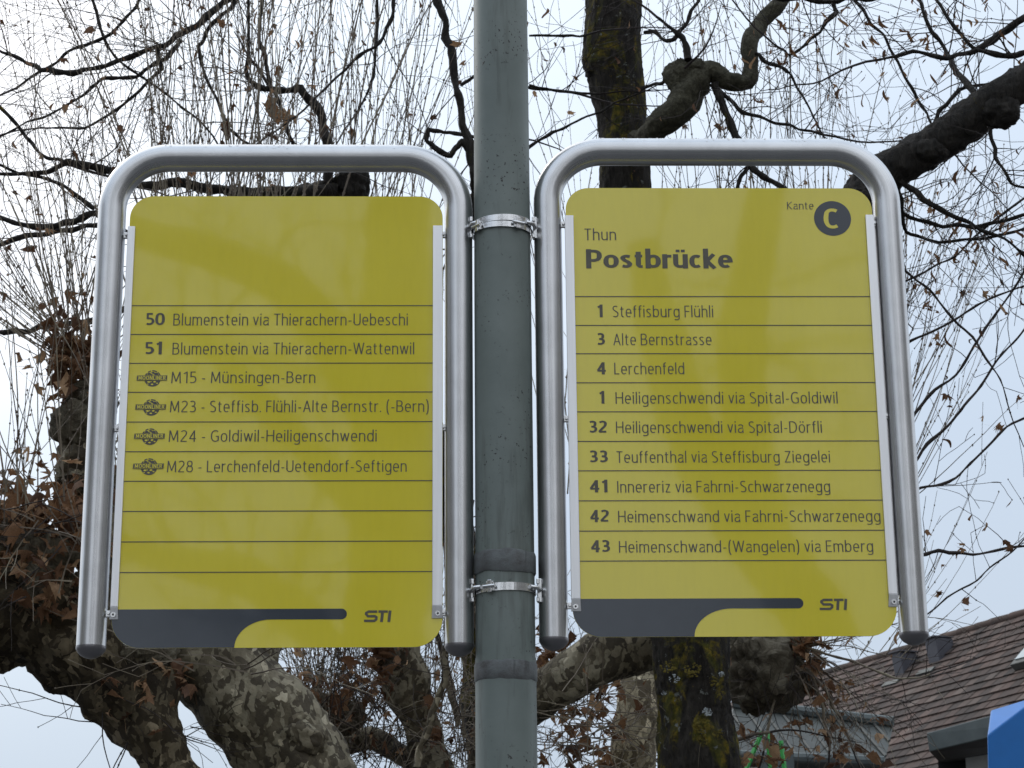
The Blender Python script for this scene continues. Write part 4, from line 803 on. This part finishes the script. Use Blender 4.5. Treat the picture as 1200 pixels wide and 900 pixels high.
for x, y in ((1095, 262), (1130, 295), (1075, 330), (1140, 400), (1090, 355), (1170, 500), (1110, 470), (1155, 340), (1130, 705), (1098, 690), (1180, 640), (1100, 395), (1195, 470), (1060, 715), (1168, 250), (1086, 235), (1125, 640), (878, 218)):
    C_.leaves.append((U(x, y, 6.9), C_.rng.uniform(.04, .065))); C_.leaves.append((U(x+C_.rng.uniform(-5, 5), y+6, 6.9), C_.rng.uniform(.03, .05)))
C_.side(trunk, 'fine', 5, .3, .002)
C_.finish()

# ---- second dark linden: slim trunk behind the left board and pole, dark branches top left
B_ = Tree('linden_tree', 'slimmer dark linden behind the left board, its dark branches filling the top left', 'tree', gnd(565, 900, 9.6), 5, 'bare dark linden trees')
B_.limb([(gnd(572, 900, 9.6), .12), (U(572, 1150, 9.6), .1), (568, 900, 9.6, 20), (560, 830, 9.6, 19), (558, 765, 9.6, 18), (530, 600, 9.2, 19), (470, 420, 8.7, 20), (425, 300, 8.3, 21), (402, 238, 8.1, 24)], LINDEN, 'trunk', 40, .03, furrow(.18, 9))
B_.burl(412, 222, 8.05, 24, (1, 1, 1.2), .4, 9, LINDARK); B_.burl(372, 228, 8.05, 22, (1.3, 1, .9), .4, 9, LINDARK)
def br(pts, k=14, L=.55, r=.003, Y=8.0): return B_.branch([(x, y, Y+d, q_) for x, y, q_, d in pts], int(k*.5), L, r*1.1)
br([(395, 226, 11, 0), (340, 226, 8.5, 0), (290, 226, 8, 0), (240, 222, 7, 0), (200, 214, 6.5, 0), (165, 217, 5.5, 0), (130, 200, 6, 0), (100, 194, 5, 0), (78, 190, 4.5, 0), (55, 202, 3, 0), (-10, 204, 2.2, 0)], 26, .6)
br([(384, 215, 7, 0), (385, 190, 7, 0), (383, 165, 7, 0), (374, 130, 6.5, 0), (352, 103, 5.5, 0), (325, 106, 4.5, 0), (302, 102, 4.5, 0), (293, 95, 3.2, 0), (291, 50, 2.4, 0), (290, -20, 2, 0)], 16, .6)
br([(316, 100, 3.4, 0), (314, 85, 3, 0), (304, 50, 2.8, 0), (308, 0, 2.4, 0), (318, -40, 2.2, 0)], 10, .5)
br([(345, 170, 3, 0), (330, 130, 3, 0), (322, 108, 3, 0)], 4, .3)
br([(330, -60, 6, 0), (266, 0, 4.8, 0), (232, 30, 4.4, 0), (195, 53, 4, 0), (150, 68, 3.6, 0), (110, 80, 3.6, 0), (75, 85, 4, 0), (48, 82, 4, 0), (25, 70, 2.6, 0), (-10, 52, 1.8, 0)], 34, .8)
br([(290, -30, 3.6, 0), (270, 10, 3.2, 0), (245, 32, 3, 0), (232, 54, 3, 0), (238, 80, 2.4, 0), (255, 118, 2.2, 0), (268, 150, 2, 0), (290, 168, 2, 0)], 14, .6)
br([(212, 46, 3.2, 0), (195, 68, 3, 0), (160, 90, 2.8, 0), (120, 92, 2.6, 0), (100, 110, 2, 0), (50, 138, 1.8, 0), (0, 160, 1.4, 0)], 20, .7)
br([(185, 58, 3, 0), (190, 80, 2.8, 0), (150, 118, 2, 0), (100, 150, 1.8, 0), (60, 150, 1.4, 0)], 16, .6)
br([(175, -20, 2.6, 0), (160, 8, 2.6, 0), (130, 40, 2.4, 0), (80, 60, 2, 0), (30, 95, 1.8, 0)], 16, .7)
br([(100, -20, 2.2, 0), (130, 60, 2, 0), (195, 110, 1.8, 0), (250, 160, 1.4, 0)], 12, .6)
br([(-20, 105, 2.4, 0), (30, 160, 2.4, 0), (55, 185, 2.4, 0), (75, 190, 2.6, 0)], 12, .6)
br([(505, -40, 6, -.4), (516, 10, 5.8, -.4), (528, 55, 5.4, -.4), (534, 100, 5, -.4), (541, 140, 5, -.4), (551, 168, 6, -.4), (556, 210, 6, -.4), (556, 260, 5, 0)], 20, .5, .003)
br([(552, 178, 4.4, -.4), (542, 165, 4, -.4), (528, 182, 4, -.4), (512, 175, 3.6, -.4), (500, 165, 3, -.4), (502, 152, 3, -.4), (520, 155, 2.6, -.4), (545, 158, 2.6, -.4)], 10, .4, .0026)
br([(540, 100, 3, -.4), (555, 90, 2.6, -.4), (590, 95, 2.2, -.4), (640, 105, 2, -.4), (700, 110, 1.4, -.4)], 10, .5, .0024)
br([(470, -30, 3, -.3), (460, 20, 2.6, -.3), (440, 55, 2.4, -.3), (415, 70, 2, -.3), (385, 100, 1.8, -.3)], 12, .6)
br([(440, -40, 2, -.3), (440, 60, 2, -.3), (438, 90, 2, -.3), (430, 110, 1.6, -.3)], 6, .5)
br([(200, 320, 6, 0), (150, 275, 5.5, 0), (112, 250, 5, 0), (80, 260, 4.6, 0), (50, 266, 4.4, 0), (20, 262, 3.6, 0), (-10, 252, 3, 0)], 16, .6)
br([(150, 275, 3.4, 0), (112, 265, 3.4, 0), (70, 270, 3.2, 0), (30, 276, 3.6, 0), (-15, 292, 3.6, 0)], 12, .5)
br([(180, 350, 5, 0), (108, 376, 4.2, 0), (60, 382, 4, 0), (20, 388, 3.6, 0), (-20, 388, 3.4, 0)], 8, .4)
br([(110, 245, 3, 0), (75, 218, 2.4, 0), (30, 205, 2, 0), (-10, 190, 1.6, 0)], 10, .5)
br([(620, 100, 2, -.5), (650, 106, 2, -.5), (685, 112, 1.8, -.5)], 6, .4, .0022); br([(620, 42, 2, -.5), (660, 42, 2, -.5), (690, 40, 1.6, -.5)], 5, .4, .002)
br([(612, 180, 2.6, -.5), (640, 160, 2.2, -.5), (670, 145, 1.8, -.5), (720, 120, 1.4, -.5)], 8, .4, .0022)
for x, y, sz in ((322, 118, .10), (326, 132, .13), (318, 126, .10), (332, 140, .11), (324, 150, .12), (267, 152, .09), (262, 149, .07), (105, 35, .08), (135, 38, .07), (48, 183, .06), (387, 20, .05), (363, 42, .06), (144, 155, .06), (77, 73, .07), (75, 125, .07), (200, 90, .05), (123, 92, .05)):
    B_.leaves.append((U(x, y, 7.9), sz*.9))
for _ in range(60): B_.bract.append((U(B_.rng.uniform(0, 560), B_.rng.uniform(0, 200), 8), B_.rng.uniform(.03, .07)))
B_.finish()
# leafy burl of the left plane carries a few stray leaves on the shoots (already in the tree)

# ------------------------------------------------------------------ houses beyond the trees
def atz(x, y, Z):
    v = U(x, y, 1.0); return U(x, y, (Z-CH)/(v.z-CH))
P0 = U(1200, 722, 24.0); P1 = atz(900, 812, P0.z); rd = (P1-P0); rd.z = 0; rd.normalize()
dn = Vector((-rd.y, rd.x, 0)); dn = dn if dn.x < 0 else -dn
ang = math.radians(44); ds = (dn*math.cos(ang)+Vector((0, 0, -math.sin(ang)))).normalized(); nrm = rd.cross(ds).normalized(); nrm = nrm if nrm.z > 0 else -nrm
start = P0-rd*4.5; LEN = 26.0; SL = 6.2
LEN = (P1-start).length+1.2
house = thing('tiled_house', 'large house with a steep brown tiled roof at the lower right', 'house', (start.x, start.y, 0))
b = MB(); rr = random.Random(7); TW, EX = .19, .142; nr = int(SL/EX)
for i in range(nr):
    for k in range(int(LEN/TW)):
        c = start+rd*(k*TW+(TW/2 if i % 2 else 0))+ds*(i*EX)+nrm*(.016+rr.uniform(-.003, .004)); tl = TW-.010; hh = EX*1.25
        b0 = len(b.v); lift = nrm*.022
        for u_, v_, l in ((0, 0, 0), (tl, 0, 0), (tl, hh, 1), (0, hh, 1)): b.v.append(c+rd*u_+ds*v_+(lift if l else lift*0)+nrm*.014)
        b.v.append(b.v[b0+2]-nrm*.016); b.v.append(b.v[b0+3]-nrm*.016); b.f += [(b0, b0+1, b0+2, b0+3), (b0+3, b0+2, b0+4, b0+5)]
b.build('roof_tiles', TILE, house, kind='stuff')
b = MB(); b.prism([start, start+rd*LEN, start+rd*LEN+ds*SL, start+ds*SL], -nrm*.12); b.build('roof_deck', TILE, house)
b = MB()
for k in range(int(LEN/.36)):
    c = start+rd*(k*.36)+nrm*.03; b.tube([c, c+rd*.37], [.05, .06], 8)
b.build('ridge_tiles', TILE, house, True, kind='stuff')
dn2 = -dn; e0 = start+ds*(SL-.25); b = MB(); wl = [e0, e0+rd*LEN]; b.prism([Vector((e0.x, e0.y, 0)), Vector((wl[1].x, wl[1].y, 0)), wl[1]-nrm*.15, e0-nrm*.15], dn2*.3); b.build('wall', WALLG, house)
bk = start-dn*4.4; b = MB(); q0 = start-dn*4.4-Vector((0, 0, 4.2)); b.prism([start-nrm*.1, start+rd*LEN-nrm*.1, q0+rd*LEN, q0], Vector((0, 0, -.15))); b.build('roof_back', TILE, house)
b = MB(); b.prism([Vector((q0.x, q0.y, 0)), Vector((e0.x, e0.y, 0)), e0-nrm*.1, start-nrm*.16, q0], rd*.25); b.build('gable_wall', WALLG, house)
def onroof(x, y):
    """roof-plane point seen at photograph pixel"""
    d = U(x, y, 1.0)-Vector((0, 0, CH)); o = Vector((0, 0, CH)); t = (P0-o).dot(nrm)/d.dot(nrm); return o+d*t
# slate-clad vent hoods near the ridge
for x, y, w_, h_ in ((1051, 784, .20, .36), (1092, 770, .24, .38)):
    c = onroof(x, y+16); b = MB(); side = dn
    b.prism([c-rd*w_/2-nrm*.1, c+rd*w_/2-nrm*.1, c+rd*w_/2+Vector((0, 0, h_)), c-rd*w_/2+Vector((0, 0, h_))], -dn*.24)
    hood = b.build('roof_vent', VENTM, house, False, .01)
    b = MB(); b.box(c+Vector((0, 0, h_+.015))-dn*.11, .26, .27, .015, Matrix.Rotation(math.atan2(rd.y, rd.x), 3, 'Z')); b.build('vent_lid', VENTM, hood)
    b = MB(); p = c+ds*.03+nrm*.045; b.prism([p-rd*.17, p+rd*.17, p+rd*.17+ds*.08, p-rd*.17+ds*.08], nrm*.02); b.build('vent_flashing', ZINC, hood)
# skylight at the frame's right edge
c = onroof(1236, 757); b = MB(); b.prism([c-rd*.5, c+rd*.5, c+rd*.5+ds*1.1-ds*1.1*0, c-rd*.5], nrm*.02)
sk = MB(); q = [c+rd*.3-ds*.4, c-rd*.3-ds*.4, c-rd*.3+ds*.4, c+rd*.3+ds*.4]; sk.prism([v+nrm*.05 for v in q], nrm*.09); sf = sk.build('skylight', ZINC, house, False, .01)
g_ = MB(); g_.prism([c+(v-c)*.84+nrm*.142 for v in q], nrm*.012); g_.build('pane', GLASS, sf)

# zinc clad canopy roof with diagonal standing seams
cn = thing('metal_roof', 'grey zinc roof with diagonal seams in front of the tiled roof', 'roof', gnd(980, 900, 17))
z = lambda x, y, Y: U(x, y, Y)
q = [z(860, 828, 17.6), z(1047, 850, 17.2), z(1036, 896, 16.6), z(850, 888, 16.9)]; b = MB(); b.prism(q, Vector((0, .35, -.02))); b.build('roof_sheet', ZINC, cn)
nq = (q[1]-q[0]).cross(q[3]-q[0]).normalized(); nq = nq if nq.y < 0 else -nq
for k in range(11):
    t0 = -.28+k*.115; a = q[0].lerp(q[1], max(0, t0)); t1 = t0+.30
    if t0 < 0: s_ = -t0/.30; a = q[0].lerp(q[3], s_)
    if t1 <= 1: e_ = q[3].lerp(q[2], t1)
    else: s_ = (1-t0)/.30; e_ = q[1].lerp(q[2], s_)
    if (e_-a).length < .05: continue
    b = MB(); b.tube([a+nq*.012, e_+nq*.012], .012, 4); b.build('seam', ZINC, cn)
b = MB(); b.tube([q[0]+nq*.03, q[1]+nq*.03], .045, 8); b.build('ridge_cap', ZINCD, cn)
b = MB(); b.tube([q[3]+nq*.03, q[2]+nq*.03], .04, 8); b.build('eaves_trim', ZINCD, cn)
b = MB(); f0, f1 = q[3]+Vector((0, .3, -.05)), q[2]+Vector((0, .3, -.05)); b.prism([f0, f1, Vector((f1.x, f1.y, 0)), Vector((f0.x, f0.y, 0))], Vector((0, 3, 0))); b.build('wall', WALLG, cn)

# dormer with dark eaves box and white cheek
dm = thing('dormer', 'dark grey boxy dormer with a white wall left of the blue box', 'dormer', gnd(1130, 880, 18))
def pr(name, pix, Y, off, m, par, bev=0):
    b = MB(); b.prism([U(x, y, Y+(0 if len((x, y)) == 2 else 0)) for x, y in pix], off); return b.build(name, m, par, False, bev)
b = MB(); fr = [U(1086, 859, 17.0), U(1240, 817, 16.2), U(1240, 845, 16.2), U(1089, 881, 17.0)]; b.prism(fr, Vector((.44, 1.6, .10))); b.build('fascia', ZINCD, dm, False, .008)
b = MB(); fr = [U(1090, 881, 17.02), U(1240, 846, 16.22), U(1240, 868, 16.5), U(1099, 891, 17.3)]; b.prism(fr, Vector((.34, 1.2, .08))); b.build('soffit', simple('dark_brown_soffit', (.045, .04, .038)), dm)
b = MB(); a0, a1 = U(1131, 884, 17.4), U(1240, 862, 16.9); b.prism([a0, a1, Vector((a1.x, a1.y, 0)), Vector((a0.x, a0.y, 0))], Vector((.28, 1, 0))); b.build('wall', RENDERW, dm)
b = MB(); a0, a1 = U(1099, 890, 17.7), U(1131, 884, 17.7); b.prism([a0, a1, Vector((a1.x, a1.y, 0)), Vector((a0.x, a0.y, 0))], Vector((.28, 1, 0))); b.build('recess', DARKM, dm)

# blue box with sloping top edge
bl = thing('blue_sign_box', 'bright blue enamel box cut off by the right edge of the photo', 'box', gnd(1190, 900, 11))
f = [U(1157, 861, 11), U(1250, 790, 11), U(1250, 1000, 11), U(1160, 1000, 11)]
bkf = [U(1161, 832, 11.5), U(1250, 806, 11.9), U(1250, 1000, 11.9), U(1164, 1000, 11.5)]
b = MB(); b.v = f+bkf; b.f = [(0, 1, 2, 3), (7, 6, 5, 4), (0, 4, 5, 1), (3, 2, 6, 7), (0, 3, 7, 4), (1, 5, 6, 2)]; b.build('casing', BLUE, bl, False, .01)
b = MB(); c = (f[2]+bkf[3])/2+Vector((.1, 0, 0)); b.tube([c, Vector((c.x, c.y, 0))], .06, 16); b.build('post', DARKM, bl, True)

# green frame behind the leaves
gr = thing('green_frame', 'bright green bars with dark panel glimpsed behind brown leaves at the bottom edge', 'frame', gnd(893, 900, 12))
for p, q_ in (((893, 858), (874, 902)), ((899, 858), (903, 900)), ((915, 868), (920, 905))):
    a, c = U(*p, 12), U(*q_, 12); d_ = (c-a); k = -a.z/d_.z; foot = a+d_*k
    b = MB(); b.tube([a, foot], .013, 4); b.build('bar', GREEN, gr)
b = MB(); a0, a1 = U(890, 889, 12.3), U(930, 880, 12.3); b.prism([a0, a1, Vector((a1.x, a1.y, 0)), Vector((a0.x, a0.y, 0))], Vector((0, .05, 0))); b.build('panel', ZINCD, gr)

# ------------------------------------------------------------------ trees behind the photographer, mirrored softly in the boards; houses added for tube reflections
bt = Tree('street_tree', 'bare tree across the street, seen only as a dim reflection in the left board', 'tree', (-.9, -8, 0), 9)
def lim(t_, pts, k=0, sides=14):
    l = t_.limb([(Vector(p_), r) for p_, r in pts], LINDARK, 'limb', sides, .12, lumpy(.25, 3, .2, 1))
    if k: t_.side(l, 'fine', k, 1.5, .022)
lim(bt, [((-.9, -8, 0), .42), ((-.75, -8, 2.6), .36), ((-.55, -8, 4.2), .34), ((-.45, -8, 7), .28), ((-.5, -8, 10), .2)], 10)
lim(bt, [((-.6, -8, 4.0), .2), ((-1.5, -8.2, 4.9), .15), ((-2.6, -8.4, 5.3), .09), ((-3.4, -8.4, 6.3), .05)], 26)
lim(bt, [((-.5, -8, 6.0), .22), ((-1.3, -7.8, 7.2), .17), ((-2.6, -7.8, 7.7), .12), ((-3.6, -8, 8.4), .06)], 26)
lim(bt, [((-.5, -8, 5.2), .14), ((-1.6, -7.8, 6.4), .1), ((-2.2, -7.8, 7.0), .06)], 18)
bt.finish()
bt2 = Tree('street_tree', 'forked bare tree across the street, faint slanting reflection in the right board', 'tree', (3.6, -9, 0), 10)
lim(bt2, [((3.6, -9, 0), .4), ((3.5, -9, 2.8), .34), ((3.0, -9, 4.6), .26), ((2.0, -9, 6.2), .22), ((1.6, -9, 8), .15)], 12)
lim(bt2, [((3.4, -9, 3.4), .3), ((4.0, -9, 5.6), .24), ((4.4, -9, 9), .14)], 12)
lim(bt2, [((2.6, -9, 5.2), .2), ((2.4, -9, 7), .2), ((2.9, -9, 9.4), .12)], 12)
bt2.finish()

for nm, X, lab, c_ in (('added_townhouse', -15.0, 'unseen plastered town house added on the left to put dark bands in the tubes', (.36, .33, .28)), ('added_townhouse', 14.0, 'unseen plastered town house added on the right to put dark bands in the tubes', (.30, .29, .27))):  # unseen houses, added so the steel tubes reflect dark bands
    h_ = thing(nm, lab, 'house', (X, -6, 0)); sg = 1 if X < 0 else -1; wm = simple('plaster', c_, .85, 0, .08)
    b = MB(); b.box(Vector((X-sg*5, -7, 4.4)), 10, 22, 8.8); b.build('wall', wm, h_)
    b = MB(); b.prism([Vector((X+sg*.5, -18.2, 8.81)), Vector((X-sg*5, -18.2, 12)), Vector((X-sg*10.5, -18.2, 8.81))], Vector((0, 22.4, 0))); b.build('roof', TILE, h_)
    for fl in range(3):
        for k in range(7):
            y = -16.5+k*3.1; b = MB(); b.box(Vector((X+sg*.02, y, 1.7+fl*2.8)), .12, 1.2, 1.6); fr = b.build('window', RENDERW, h_)
            b = MB(); b.box(Vector((X+sg*.07, y, 1.7+fl*2.8)), .06, 1.0, 1.4); b.build('pane', DARKM, fr)
